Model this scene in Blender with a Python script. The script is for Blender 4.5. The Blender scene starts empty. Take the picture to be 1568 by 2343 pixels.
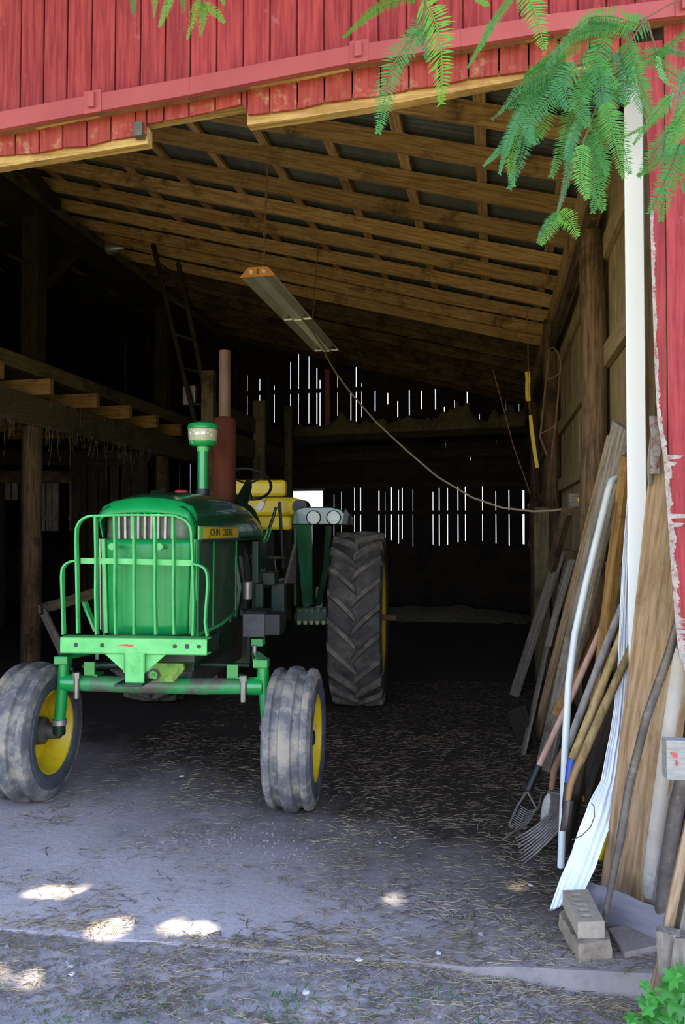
import bpy, math, random
from mathutils import Vector, Matrix, noise
random.seed(7)
C = bpy.context.scene.collection
V = Vector
R = math.radians

# ---------------------------------------------------------------- camera
YAW, PITCH, EYE, FPX = R(10.9), math.atan((1216-1171.5)/1787), 1.6, 1787.0
cam = bpy.data.cameras.new('camera'); cam.sensor_fit = 'VERTICAL'; cam.sensor_height = 23.6; cam.lens = 18.0
cam.clip_start = .05; cam.clip_end = 400
co = bpy.data.objects.new('camera', cam); C.objects.link(co)
co.location = (0, 0, EYE); co.rotation_euler = (R(90)+PITCH, 0, YAW)
bpy.context.scene.camera = co

# ---------------------------------------------------------------- sky and sun
w = bpy.data.worlds.new('sky'); bpy.context.scene.world = w; w.use_nodes = True
nt = w.node_tree; nt.nodes.clear()
tc = nt.nodes.new('ShaderNodeTexCoord'); sep = nt.nodes.new('ShaderNodeSeparateXYZ')
cr = nt.nodes.new('ShaderNodeValToRGB'); bg = nt.nodes.new('ShaderNodeBackground'); wo = nt.nodes.new('ShaderNodeOutputWorld')
nt.links.new(tc.outputs['Generated'], sep.inputs[0]); nt.links.new(sep.outputs[2], cr.inputs[0])
e = cr.color_ramp.elements
e[0].position = 0; e[0].color = (.78, .87, 1, 1); e[1].position = 1; e[1].color = (.34, .50, .95, 1)
m_ = e.new(.35); m_.color = (.47, .62, 1, 1)
nt.links.new(cr.outputs[0], bg.inputs[0]); nt.links.new(bg.outputs[0], wo.inputs[0])
bg.inputs[1].default_value = 1.35
SUN = V((-.36, -.48, .80)).normalized()          # direction towards the sun
sl = bpy.data.lights.new('sun', 'SUN'); sl.energy = 9.0; sl.angle = R(.6); sl.color = (1, .93, .80)
so = bpy.data.objects.new('sun', sl); C.objects.link(so); so.rotation_euler = SUN.to_track_quat('Z', 'Y').to_euler()
vs = bpy.context.scene.view_settings
vs.view_transform = 'Standard'; vs.look = 'None'; vs.gamma = 1; vs.use_curve_mapping = False
vs.exposure = 2.25

# ---------------------------------------------------------------- measuring helpers (photo ray -> point at a known depth)
def ray(px, py):
    u = (px-784)/FPX; v = (1171.5-py)/FPX
    f = math.cos(PITCH)-v*math.sin(PITCH); z = math.sin(PITCH)+v*math.cos(PITCH)
    return V((u*math.cos(YAW)-f*math.sin(YAW), u*math.sin(YAW)+f*math.cos(YAW), z))
def P(px, py, y): d = ray(px, py); return V((0, 0, EYE))+d*(y/d.y)
def FL(px, py, z=0): d = ray(px, py); return V((0, 0, EYE))+d*((z-EYE)/d.z)
def PX(px, py, x): d = ray(px, py); return V((0, 0, EYE))+d*(x/d.x)

# ---------------------------------------------------------------- materials
def mat(name, col, rough=.8, metal=0, col2=None, scale=8, stretch=(1, 1, 1), bump=0, dirt=None, dirt_amt=.5, dirt_scale=3, vary=0, spec=.5, detail=6, coat=0, contrast=(.35, .65)):
    m = bpy.data.materials.new(name); m.use_nodes = True; n = m.node_tree; b = n.nodes['Principled BSDF']; L = n.links.new
    b.inputs['Roughness'].default_value = rough; b.inputs['Metallic'].default_value = metal
    b.inputs['Specular IOR Level'].default_value = spec; b.inputs['Coat Weight'].default_value = coat
    b.inputs['Base Color'].default_value = (*col, 1)
    cur = None
    if col2 or bump or dirt or vary:
        t = n.nodes.new('ShaderNodeTexCoord'); mp = n.nodes.new('ShaderNodeMapping'); mp.inputs['Scale'].default_value = stretch
        oi = n.nodes.new('ShaderNodeObjectInfo')
        mul = n.nodes.new('ShaderNodeVectorMath'); mul.operation = 'SCALE'; mul.inputs[0].default_value = (37, 17, 71)
        L(oi.outputs['Random'], mul.inputs['Scale'])
        add = n.nodes.new('ShaderNodeVectorMath'); L(t.outputs['Object'], add.inputs[0]); L(mul.outputs[0], add.inputs[1])
        L(add.outputs[0], mp.inputs[0])
        no = n.nodes.new('ShaderNodeTexNoise'); no.inputs['Scale'].default_value = scale; no.inputs['Detail'].default_value = detail
        no.inputs['Roughness'].default_value = .65; L(mp.outputs[0], no.inputs['Vector'])
        rp = n.nodes.new('ShaderNodeValToRGB'); rp.color_ramp.elements[0].position = contrast[0]; rp.color_ramp.elements[1].position = contrast[1]
        rp.color_ramp.elements[0].color = (*col, 1); rp.color_ramp.elements[1].color = (*(col2 or col), 1); L(no.outputs['Fac'], rp.inputs[0])
        cur = rp.outputs[0]
        if dirt:
            n2 = n.nodes.new('ShaderNodeTexNoise'); n2.inputs['Scale'].default_value = dirt_scale; n2.inputs['Detail'].default_value = 8
            n2.inputs['Roughness'].default_value = .7; L(add.outputs[0], n2.inputs['Vector'])
            r2 = n.nodes.new('ShaderNodeValToRGB'); r2.color_ramp.elements[0].position = 1-dirt_amt-.08; r2.color_ramp.elements[1].position = 1-dirt_amt+.08
            L(n2.outputs['Fac'], r2.inputs[0])
            mx = n.nodes.new('ShaderNodeMix'); mx.data_type = 'RGBA'; L(r2.outputs[0], mx.inputs['Factor']); L(cur, mx.inputs['A'])
            mx.inputs['B'].default_value = (*dirt, 1); cur = mx.outputs['Result']
        if vary:
            hs = n.nodes.new('ShaderNodeHueSaturation'); mr = n.nodes.new('ShaderNodeMapRange'); mr.inputs['To Min'].default_value = 1-vary; mr.inputs['To Max'].default_value = 1+vary
            L(oi.outputs['Random'], mr.inputs[0]); L(mr.outputs[0], hs.inputs['Value']); L(cur, hs.inputs['Color']); cur = hs.outputs[0]
        L(cur, b.inputs['Base Color'])
        if bump:
            bp = n.nodes.new('ShaderNodeBump'); bp.inputs['Strength'].default_value = bump; bp.inputs['Distance'].default_value = .01
            L(no.outputs['Fac'], bp.inputs['Height']); L(bp.outputs[0], b.inputs['Normal'])
    return m
def wood(name, a, b_, d=None, da=.4, bump=.5, rough=.85, vary=.2, sc=3.5, ds=2.5, st=(1.0, 16, 16)):
    return mat(name, a, rough, 0, b_, sc, st, bump, d, da, ds, vary, spec=.25, contrast=(.40, .60))
M = {
 'rafter': wood('rafter_wood', (.25, .13, .050), (.43, .265, .115), (.055, .027, .012), .38, vary=.28),
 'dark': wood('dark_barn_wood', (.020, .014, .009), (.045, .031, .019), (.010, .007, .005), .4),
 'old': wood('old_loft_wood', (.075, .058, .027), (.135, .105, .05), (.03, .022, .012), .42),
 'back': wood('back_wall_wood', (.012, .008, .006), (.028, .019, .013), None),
 'pine': wood('inner_siding_wood', (.19, .125, .055), (.34, .24, .11), (.11, .07, .035), .38, vary=.15),
 'girt': wood('girt_wood', (.20, .13, .06), (.32, .22, .10), (.11, .065, .03), .35),
 'post': wood('hewn_post_wood', (.055, .034, .018), (.145, .085, .040), (.025, .016, .009), .45),
 'postv': mat('upright_log_wood', (.055, .034, .018), .9, 0, (.145, .085, .040), 3, (15, 15, 1.1), .6, (.025, .016, .009), .42, 3, .15, spec=.2, contrast=(.4, .6)),
 'grey': wood('weathered_grey_wood', (.12, .095, .07), (.25, .205, .155), (.06, .045, .033), .38),
 'tan': wood('tan_plank_wood', (.19, .115, .058), (.33, .22, .125), (.10, .06, .03), .36),
 'gold': wood('golden_board_wood', (.20, .10, .03), (.34, .19, .06), (.08, .035, .014), .4),
 'handle': wood('tool_handle_wood', (.22, .14, .055), (.40, .28, .13), (.12, .07, .035), .35, bump=.2, st=(9, 9, 2)),
 'ashhandle': wood('grey_handle_wood', (.20, .18, .16), (.33, .30, .27), None, bump=.2, st=(9, 9, 2)),
 'pinkhandle': wood('faded_red_handle', (.50, .27, .20), (.62, .40, .31), (.42, .35, .28), .36, bump=.2, st=(9, 9, 2)),
 'fresh': wood('pale_header_timber', (.25, .14, .045), (.40, .26, .10), (.15, .05, .015), .42),
 'red': wood('red_siding_paint', (.155, .016, .022), (.25, .034, .038), (.27, .11, .12), .28, bump=.6, vary=.10, ds=9),
 'worn': wood('peeling_red_paint', (.17, .022, .020), (.24, .04, .034), (.28, .16, .085), .38, bump=.7, vary=.1, ds=14),
 'track': mat('red_metal_track', (.235, .040, .045), .5, 0, (.28, .055, .055), 2, (1, 1, 1), 0, spec=.4),
 'rust': mat('rusty_edge', (.12, .055, .025), .85, 0, (.20, .10, .05), 12, bump=.3),
 'tin': mat('galvanised_roof', (.05, .05, .045), .7, .2, (.09, .09, .075), 6, (1, .3, 1), 0, (.05, .05, .05), .35, 1.5),
 'white': mat('white_vinyl', (.93, .92, .90), .5, 0, (.88, .87, .85), 6, (1, 1, .1), .1),
 'whitetin': mat('white_sheet_metal', (.80, .83, .88), .35, 0, (.70, .73, .80), 9, (1, 1, 1), .15, (.45, .42, .38), .27, 16),
 'pvc': mat('grey_white_pvc', (.68, .70, .68), .4, 0, (.56, .58, .56), 14, (1, 1, .3), .05),
 'pvcdirty': mat('dirty_cream_pipe', (.52, .47, .40), .55, 0, (.40, .35, .29), 9, (1, 1, .5), .1, (.22, .17, .13), .34, 6),
 'conc': mat('concrete', (.19, .16, .15), .95, 0, (.25, .22, .205), 22, (1, 1, 1), .5, (.28, .23, .20), .42, 4, spec=.2),
 'brick': mat('buff_brick', (.30, .235, .165), .95, 0, (.38, .31, .22), 40, (1, 1, 1), .5, (.33, .27, .20), .38, 12),
 'brick2': mat('grimy_old_brick', (.26, .195, .13), .95, 0, (.34, .27, .19), 28, (1, 1, 1), .9, (.19, .14, .10), .47, 14),
 'paver': mat('brown_paver', (.17, .13, .11), .95, 0, (.24, .19, .165), 30, (1, 1, 1), .5),
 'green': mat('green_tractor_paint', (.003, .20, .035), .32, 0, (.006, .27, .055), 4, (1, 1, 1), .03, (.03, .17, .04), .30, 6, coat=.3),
 'grillegreen': mat('bright_green_paint', (.002, .20, .040), .38, 0, (.004, .26, .055), 4, (1, 1, 1), .02, (.006, .15, .03), .3, 8, spec=.35, coat=.12),
 'guardgreen': mat('guard_bar_paint', (.025, .27, .055), .5, 0, (.05, .36, .09), 7, (1, 1, 1), .08, (.03, .20, .04), .36, 9),
 'lug': mat('dusty_tread_lug', (.06, .052, .045), .9, 0, (.13, .11, .09), 9, (1, 1, 1), .5, (.20, .165, .13), .45, 6, spec=.2),
 'greenlite': mat('faded_green_paint', (.07, .38, .085), .5, 0, (.14, .48, .15), 7, (1, 1, 1), .08, (.06, .30, .05), .36, 9),
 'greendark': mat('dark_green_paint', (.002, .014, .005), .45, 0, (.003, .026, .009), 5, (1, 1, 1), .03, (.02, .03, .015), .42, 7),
 'hood': mat('hood_paint', (.003, .055, .018), .25, 0, (.005, .08, .028), 3, (1, 1, 1), .02, (.012, .04, .02), .38, 7, coat=.4),
 'yellow': mat('yellow_paint', (.55, .37, .005), .45, 0, (.60, .40, .01), 7, (1, 1, 1), .04, (.28, .20, .03), .36, 6),
 'seat': mat('yellow_vinyl', (.75, .55, .01), .45, 0, (.62, .44, .01), 4),
 'tyre': mat('dusty_front_rubber', (.085, .083, .085), .9, 0, (.17, .16, .155), 7, (1, 1, 1), .5, (.29, .24, .18), .46, 7, spec=.2),
 'tyreside': mat('front_sidewall_rubber', (.030, .033, .04), .7, 0, (.075, .08, .09), 6, (1, 1, 1), .2, (.16, .14, .12), .33, 8),
 'rubber': mat('rear_tyre_rubber', (.035, .032, .030), .85, 0, (.08, .07, .062), 7, (1, 1, 1), .4, (.13, .105, .085), .42, 6, spec=.25),
 'black': mat('black_plastic', (.012, .012, .012), .5),
 'iron': mat('dirty_cast_iron', (.05, .045, .04), .6, .5, (.12, .10, .08), 10, bump=.3),
 'steel': mat('worn_steel', (.22, .20, .18), .45, .7, (.34, .31, .28), 12, (1, 1, 1), .2),
 'pipe': mat('dark_steel_pipe', (.09, .075, .065), .55, .5, (.17, .14, .12), 12, (1, 1, 1), .4, (.24, .20, .17), .36, 20),
 'exh': mat('rusty_muffler', (.05, .012, .006), .95, 0, (.09, .025, .013), 6, (1, 1, .4), .2, spec=.15),
 'stack': mat('bare_exhaust_pipe', (.10, .052, .028), .7, .1, (.17, .095, .055), 6, (1, 1, .4), .1),
 'redcap': mat('red_cap_paint', (.45, .03, .03), .5),
 'tagw': mat('white_tag', (.75, .72, .65), .6),
 'orange': mat('orange_end_cap', (.50, .17, .04), .6, 0, (.60, .24, .07), 10),
 'reflector': mat('aged_reflector', (.50, .48, .38), .35, .3, (.60, .58, .47), 5, (3, 1, 1), 0),
 'glass': mat('lamp_glass', (.75, .75, .62), .15, 0, (.50, .50, .42), 3, (1, 1, 60), .4, spec=.8),
 'battery': mat('grey_battery_box', (.07, .07, .07), .6, .2, (.11, .11, .11), 20),
 'bowl': mat('precleaner_bowl', (.33, .32, .20), .35, 0, (.42, .40, .26), 6),
 'blue': mat('blue_ferrule', (.03, .06, .30), .5),
 'bluesteel': mat('blue_grey_rod', (.05, .16, .28), .35, .5),
 'cord': mat('tan_cord', (.30, .24, .14), .8),
 'chain': mat('rusty_chain', (.30, .17, .07), .7, .4),
 'sack': mat('grey_cloth', (.30, .27, .24), .95, 0, (.40, .37, .33), 20, bump=.5),
 'yel': mat('yellow_plastic', (.80, .55, .01), .4),
 'stone': mat('pale_stone', (.42, .40, .40), .9, 0, (.56, .54, .55), 30, bump=.4),
 'straw': mat('straw', (.20, .145, .075), .85, 0, (.36, .28, .165), 3, vary=0),
 'strawdark': mat('trodden_straw', (.06, .042, .025), .9, 0, (.15, .11, .065), 3),
 'hay': mat('old_hay', (.10, .08, .04), .95, 0, (.20, .16, .09), 14, bump=.8),
 'web': mat('hay_wisps', (.16, .13, .08), .9),
 'twig': mat('twig_bark', (.09, .045, .02), .8),
}
def leafmat(name, c, t):
    m = bpy.data.materials.new(name); m.use_nodes = True; n = m.node_tree; b = n.nodes['Principled BSDF']
    b.inputs['Roughness'].default_value = .5
    oi = n.nodes.new('ShaderNodeObjectInfo'); mr = n.nodes.new('ShaderNodeMapRange'); mr.inputs['To Min'].default_value = .75; mr.inputs['To Max'].default_value = 1.3
    hs = n.nodes.new('ShaderNodeHueSaturation'); hs.inputs['Color'].default_value = (*c, 1)
    n.links.new(oi.outputs['Random'], mr.inputs[0]); n.links.new(mr.outputs[0], hs.inputs['Value']); n.links.new(hs.outputs[0], b.inputs['Base Color'])
    tr = n.nodes.new('ShaderNodeBsdfTranslucent'); tr.inputs[0].default_value = (*t, 1)
    mx = n.nodes.new('ShaderNodeMixShader'); mx.inputs[0].default_value = .4
    n.links.new(b.outputs[0], mx.inputs[1]); n.links.new(tr.outputs[0], mx.inputs[2]); n.links.new(mx.outputs[0], n.nodes['Material Output'].inputs[0])
    return m
M['frond'] = leafmat('frond_green', (.03, .155, .018), (.07, .27, .015))
M['frondblue'] = leafmat('blue_green_frond', (.028, .15, .045), (.04, .21, .04))
M['frondlite'] = leafmat('yellow_green_frond', (.07, .24, .015), (.16, .42, .02))
M['weed'] = leafmat('weed_green', (.05, .24, .025), (.10, .38, .03))
M['canopy'] = leafmat('canopy_leaf', (.03, .10, .02), (.03, .09, .01))
M['grass'] = leafmat('grass_blade', (.06, .15, .03), (.1, .2, .04))

def groundmat(name, a, b_, c_, d_, sc=1.0, rear=None):
    m = bpy.data.materials.new(name); m.use_nodes = True; n = m.node_tree; b = n.nodes['Principled BSDF']; L = n.links.new
    b.inputs['Roughness'].default_value = .95; b.inputs['Specular IOR Level'].default_value = .15
    t = n.nodes.new('ShaderNodeTexCoord')
    def nz(s, det=8, ro=.7):
        q = n.nodes.new('ShaderNodeTexNoise'); q.inputs['Scale'].default_value = s*sc; q.inputs['Detail'].default_value = det; q.inputs['Roughness'].default_value = ro
        L(t.outputs['Object'], q.inputs['Vector']); return q
    def mixc(f, A_, B_, p0, p1):
        r = n.nodes.new('ShaderNodeMapRange'); r.inputs['From Min'].default_value = p0; r.inputs['From Max'].default_value = p1; L(f, r.inputs[0])
        x = n.nodes.new('ShaderNodeMix'); x.data_type = 'RGBA'; L(r.outputs[0], x.inputs['Factor'])
        for s, v in (('A', A_), ('B', B_)):
            if isinstance(v, tuple): x.inputs[s].default_value = (*v, 1)
            else: L(v, x.inputs[s])
        return x.outputs['Result']
    n1, n2, n3 = nz(2.2), nz(30, 6), nz(110, 4)
    x = mixc(n1.outputs['Fac'], a, b_, .38, .62); x = mixc(n2.outputs['Fac'], x, c_, .52, .70); x = mixc(n3.outputs['Fac'], x, d_, .58, .72)
    if rear:   # colour turns dark brown further in and to the right
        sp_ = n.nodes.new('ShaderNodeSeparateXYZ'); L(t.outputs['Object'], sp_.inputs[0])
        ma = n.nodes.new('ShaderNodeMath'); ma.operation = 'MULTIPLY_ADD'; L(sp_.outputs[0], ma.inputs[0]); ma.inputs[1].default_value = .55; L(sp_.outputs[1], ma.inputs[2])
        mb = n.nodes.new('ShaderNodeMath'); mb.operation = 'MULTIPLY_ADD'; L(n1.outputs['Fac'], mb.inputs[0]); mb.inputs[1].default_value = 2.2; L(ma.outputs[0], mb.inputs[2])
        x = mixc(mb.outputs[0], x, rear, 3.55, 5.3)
    L(x, b.inputs['Base Color'])
    bp = n.nodes.new('ShaderNodeBump'); bp.inputs['Strength'].default_value = .6; bp.inputs['Distance'].default_value = .012
    L(n2.outputs['Fac'], bp.inputs['Height']); L(bp.outputs[0], b.inputs['Normal'])
    return m
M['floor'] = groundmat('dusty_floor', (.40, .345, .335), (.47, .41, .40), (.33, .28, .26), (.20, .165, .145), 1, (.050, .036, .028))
M['dirt'] = groundmat('yard_dirt', (.22, .19, .18), (.33, .29, .28), (.12, .095, .085), (.42, .385, .37))
M['field'] = groundmat('yard_grass', (.20, .20, .07), (.28, .24, .12), (.20, .21, .08), (.32, .26, .16), .3)

# ---------------------------------------------------------------- mesh helpers
class MB:
    def __init__(s): s.v = []; s.f = []; s.mi = []; s.cur = 0
    def add(s, vs_, fs):
        o = len(s.v); s.v += [V(q) for q in vs_]; s.f += [tuple(i+o for i in f) for f in fs]; s.mi += [s.cur]*len(fs); return s
    def box(s, c, sz, rot=None):
        x, y, z = (q/2 for q in sz); c = V(c)
        vs_ = [V((a*x, b*y, d*z)) for a, b, d in ((-1,-1,-1),(1,-1,-1),(1,1,-1),(-1,1,-1),(-1,-1,1),(1,-1,1),(1,1,1),(-1,1,1))]
        if rot: vs_ = [rot @ q for q in vs_]
        return s.add([c+q for q in vs_], [(0,3,2,1),(4,5,6,7),(0,1,5,4),(1,2,6,5),(2,3,7,6),(3,0,4,7)])
    def mm(s, a, b): # box from min to max
        return s.box([(p+q)/2 for p, q in zip(a, b)], [abs(q-p) for p, q in zip(a, b)])
    def prism(s, poly, d):   # polygon (3d points) extruded by vector d
        n = len(poly); d = V(d); p = [V(q) for q in poly]
        nrm = V((0, 0, 0))
        for i in range(n): nrm += p[i].cross(p[(i+1) % n])
        if nrm.dot(d) > 0: p.reverse()
        return s.add(p+[q+d for q in p], [tuple(range(n)), tuple(range(2*n-1, n-1, -1))]+[(i, n+i, n+(i+1) % n, (i+1) % n) for i in range(n)])
    def tube(s, pts, r, n=8, cap=True, flat=None, up=(0, 0, 1)):
        pts = [V(p) for p in pts]; k = len(pts); rr = r if isinstance(r, (list, tuple)) else [r]*k; vs_ = []; prev = None
        for i, p in enumerate(pts):
            t = (pts[min(i+1, k-1)]-pts[max(i-1, 0)]).normalized()
            if prev is None:
                a = V(up).cross(t)
                if a.length < .05: a = V((1, 0, 0)).cross(t)
            else: a = prev-t*prev.dot(t)
            a.normalize(); b = t.cross(a); prev = a
            for j in range(n):
                q = 2*math.pi*j/n
                if flat: # rectangular section: flat=(wa, wb)
                    sx, sy = ((1,1),(-1,1),(-1,-1),(1,-1))[j]; vs_.append(p+a*sx*flat[0]/2+b*sy*flat[1]/2)
                else: vs_.append(p+(a*math.cos(q)+b*math.sin(q))*rr[i])
        fs = [(i*n+j, i*n+(j+1) % n, (i+1)*n+(j+1) % n, (i+1)*n+j) for i in range(k-1) for j in range(n)]
        if cap: fs += [tuple(range(n-1, -1, -1)), tuple(range((k-1)*n, k*n))]
        return s.add(vs_, fs)
    def bar(s, pts, wa, wb, up=(0, 0, 1)): return s.tube(pts, 1, 4, True, (wa, wb), up)
    def lathe(s, prof, c=(0, 0, 0), n=32, axis='x', closed=False):   # prof: (axial, radius)
        c = V(c); vs_ = []
        for a, r in prof:
            for j in range(n):
                q = 2*math.pi*j/n; u, v_ = r*math.cos(q), r*math.sin(q)
                vs_.append(c+(V((a, u, v_)) if axis == 'x' else V((u, v_, a)) if axis == 'z' else V((v_, a, u))))
        k = len(prof)
        return s.add(vs_, [(i*n+j, i*n+(j+1) % n, ((i+1) % k)*n+(j+1) % n, ((i+1) % k)*n+j) for i in range(k if closed else k-1) for j in range(n)])
    def grid(s, fn, nu, nv):
        return s.add([fn(i/nu, j/nv) for i in range(nu+1) for j in range(nv+1)],
                     [(i*(nv+1)+j, (i+1)*(nv+1)+j, (i+1)*(nv+1)+j+1, i*(nv+1)+j+1) for i in range(nu) for j in range(nv)])
    def build(s, name, mats, parent=None, smooth=False, bevel=0, solid=0, loc=None, mw=None, subsurf=0):
        me = bpy.data.meshes.new(name)
        if loc is not None: vs_ = [tuple(q-V(loc)) for q in s.v]
        else: vs_ = [tuple(q) for q in s.v]
        me.from_pydata(vs_, [], s.f)
        mats = mats if isinstance(mats, (list, tuple)) else [mats]
        for q in mats: me.materials.append(M[q] if isinstance(q, str) else q)
        if len(mats) > 1: me.polygons.foreach_set('material_index', s.mi)
        if smooth: me.polygons.foreach_set('use_smooth', [True]*len(me.polygons))
        me.update()
        o = bpy.data.objects.new(name, me); C.objects.link(o)
        if parent: o.parent = parent
        if loc is not None: o.location = loc
        if mw is not None: o.matrix_basis = mw
        if solid: q = o.modifiers.new('solid', 'SOLIDIFY'); q.thickness = solid; q.offset = 0
        if bevel: q = o.modifiers.new('bevel', 'BEVEL'); q.width = bevel; q.segments = 2; q.limit_method = 'ANGLE'
        if subsurf: q = o.modifiers.new('sub', 'SUBSURF'); q.levels = q.render_levels = subsurf
        if smooth and (bevel or True):
            try: me.set_sharp_from_angle(angle=R(40))
            except Exception: pass
        return o
def tag(o, label=None, cat=None, group=None, kind=None):
    if label: o['label'] = label
    if cat: o['category'] = cat
    if group: o['group'] = group
    if kind: o['kind'] = kind
    return o
def empty(name, loc, label=None, cat=None, group=None, kind=None):
    o = bpy.data.objects.new(name, None); C.objects.link(o); o.location = loc; o.empty_display_size = .1
    return tag(o, label, cat, group, kind)
def plank(name, p0, p1, wd, th, m, parent=None, face=(0, -1, 0), n=6, warp=.004, rough_end=0, bevel=.003, taper=1):
    """board from p0 to p1; face = direction its wide side looks at. Object origin at p0, grain along local X."""
    p0, p1 = V(p0), V(p1); L_ = (p1-p0).length; X = (p1-p0).normalized(); N = V(face); N = (N-X*N.dot(X)).normalized(); Yv = N.cross(X)
    b = MB(); sd = random.random()*99; vs_ = []
    for i in range(n+1):
        u = i/n; wv = noise.noise(V((u*2.3, sd, 0)))*warp*3; wz = noise.noise(V((u*2.3, 0, sd)))*warp*2; ww = (wd+noise.noise(V((u*7, sd, 5)))*warp*1.5)*(1+(taper-1)*u)
        for sy, sz in ((-1, -1), (1, -1), (1, 1), (-1, 1)):
            xx = u*L_+((random.random()-.5)*rough_end if i in (0, n) else 0)
            vs_.append(V((xx, sy*ww/2+wv, sz*th/2+wz)))
    fs = [(i*4+j, i*4+(j+1) % 4, i*4+4+(j+1) % 4, i*4+4+j) for i in range(n) for j in range(4)]+[(3, 2, 1, 0), (n*4, n*4+1, n*4+2, n*4+3)]
    b.add(vs_, fs)
    mw = Matrix((X, Yv, N)).transposed().to_4x4(); mw.translation = p0
    if parent is not None and parent.location.length: mw.translation = p0-V(parent.location)
    return b.build(name, m, parent, bevel=bevel, mw=mw)
def text(s, size, name, m, parent, mw, depth=.001):
    cu = bpy.data.curves.new('lettering', 'FONT'); cu.body = s; cu.size = size; cu.extrude = depth; cu.align_x = 'CENTER'; cu.align_y = 'CENTER'; cu.resolution_u = 3
    t = bpy.data.objects.new('lettering', cu); C.objects.link(t); bpy.context.view_layer.update()
    me = bpy.data.meshes.new_from_object(t.evaluated_get(bpy.context.evaluated_depsgraph_get())); bpy.data.objects.remove(t); bpy.data.curves.remove(cu)
    me.materials.clear(); me.materials.append(M[m])
    o = bpy.data.objects.new(name, me); C.objects.link(o); o.parent = parent; o.matrix_basis = mw; return o

# ================================================================ THE SETTING
YF, YB, XR, XL = 2.95, 16.3, .74, -12.0
def roofz(x): return 4.13+.262*(.63-x)           # underside of the rafters

# floor: slab with a lip at the doorway, dirt inside
b = MB()
def slab_edge(x): return 2.893+.045*(x+1.42)+max(0, x+.1)*.075+.004*math.sin(x*9)+.006*noise.noise(V((x*6, 0, 0)))
NX = 70
fx = lambda u: -6.2+u*8.2
b.grid(lambda u, v: V((fx(u), slab_edge(fx(u))+(v**1.7)*(YB+2-2.93), 0 if v < .02 else .006*noise.noise(V((fx(u)*2, v*20, 3))))), NX, 40)
b.grid(lambda u, v: V((fx(u), slab_edge(fx(u))-.004*math.sin(v*9), -.14*(1-v))), NX, 3)
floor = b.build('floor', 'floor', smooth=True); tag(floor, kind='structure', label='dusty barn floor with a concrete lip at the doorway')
b = MB(); b.mm((-13, 5.4, -.05), (-6.0, YB+2, -.005)); tag(b.build('floor', 'dark'), kind='structure', label='dark floor of the old barn')
b = MB()
b.grid(lambda u, v: V((-1.0+u*2.1, slab_edge(-1.0+u*2.1)-.008, -.12+v*.125)), 40, 4)
b.grid(lambda u, v: V((-1.0+u*2.1, slab_edge(-1.0+u*2.1)-.008+v*.16*(1-.5*(1-u)), .005)), 40, 2)
b.build('concrete_lip', 'conc', floor, smooth=True)
# yard ground
b = MB()
def gz(x, y):
    base = -.075*min(1, max(0, (x+.22)/.6))-.010
    near = max(0, 1-abs(y-2.85)/.35)
    return base+(.03*noise.noise(V((x*3, y*3, 0)))+.018*noise.noise(V((x*11, y*11, 2)))+.010*noise.noise(V((x*33, y*33, 4))))*min(1, max(.3, (2.9-y)*6))-.0*near
b.grid(lambda u, v: V((-4+u*6, 1.6+v*1.48, gz(-4+u*6, 1.6+v*1.48)-(.05 if v > .97 else 0)-max(0, (1.6+v*1.48)-slab_edge(-4+u*6))*.35)), 240, 74)
tag(b.build('ground', 'dirt', smooth=True), kind='structure', label='bare trodden earth in front of the slab')
b = MB(); b.grid(lambda u, v: V((-60+u*120, -60+v*61.61, -.16)), 8, 8); b.grid(lambda u, v: V((-60+u*56, 1.6+v*(4-1.6), -.16)), 4, 2); b.grid(lambda u, v: V((2+u*58, 1.6+v*18, -.16)), 4, 2)
b.grid(lambda u, v: V((-60+u*120, YB+2+v*60, -.16)), 8, 4)
tag(b.build('ground', 'field'), kind='structure', label='sunlit grassy yard around the barn')

# ---- ceiling: corrugated sheets, purlins, rafters
ceil = empty('ceiling', (0, 0, 0), kind='structure')
b = MB(); ny = 420
for k, (x0, x1) in enumerate(((1.1, -2.2), (-2.1, -5.6), (-5.5, -9.0), (-8.9, -12.3))):
    b.grid(lambda u, v: V((x0+(x1-x0)*u, 2.9+v*14, roofz(x0+(x1-x0)*u)+.205+.009*math.sin(v*14/.068*2*math.pi)+.006*k)), 1, ny*2)
b.build('corrugated_sheet', 'tin', ceil, smooth=True)
# outer boarding over the sheets so no light leaks
b = MB(); b.prism([(1.35, 2.8, roofz(1.35)+.25), (-12.4, 2.8, roofz(-12.4)+.25), (-12.4, 2.8, roofz(-12.4)+.29), (1.35, 2.8, roofz(1.35)+.29)], (0, 14.3, 0)); b.build('roof_deck', 'tin', ceil)
x = .55
while x > -11.8:
    plank('purlin', (x, 3.0, roofz(x)+.175), (x, YB, roofz(x)+.175), .09, .04, 'rafter', ceil, face=(.262, 0, 1), n=5); x -= .62 if x > -5 else 1.3
ry = 3.30; k = 0; ris = []
while ry < YB-.2:
    jit = random.uniform(-.04, .04); x1 = .66
    sag = random.uniform(-.02, .02)
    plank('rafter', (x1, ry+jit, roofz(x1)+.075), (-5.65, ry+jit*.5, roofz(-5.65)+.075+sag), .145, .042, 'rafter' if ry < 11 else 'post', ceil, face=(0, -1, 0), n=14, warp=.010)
    if k % 2 == 0: plank('rafter', (-5.4, ry+.05, roofz(-5.4)+.07), (-12, ry+.05, roofz(-12)+.07), .14, .045, 'dark', ceil, face=(0, -1, 0), n=4)
    ris.append(ry+jit); ry += .635; k += 1

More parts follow.
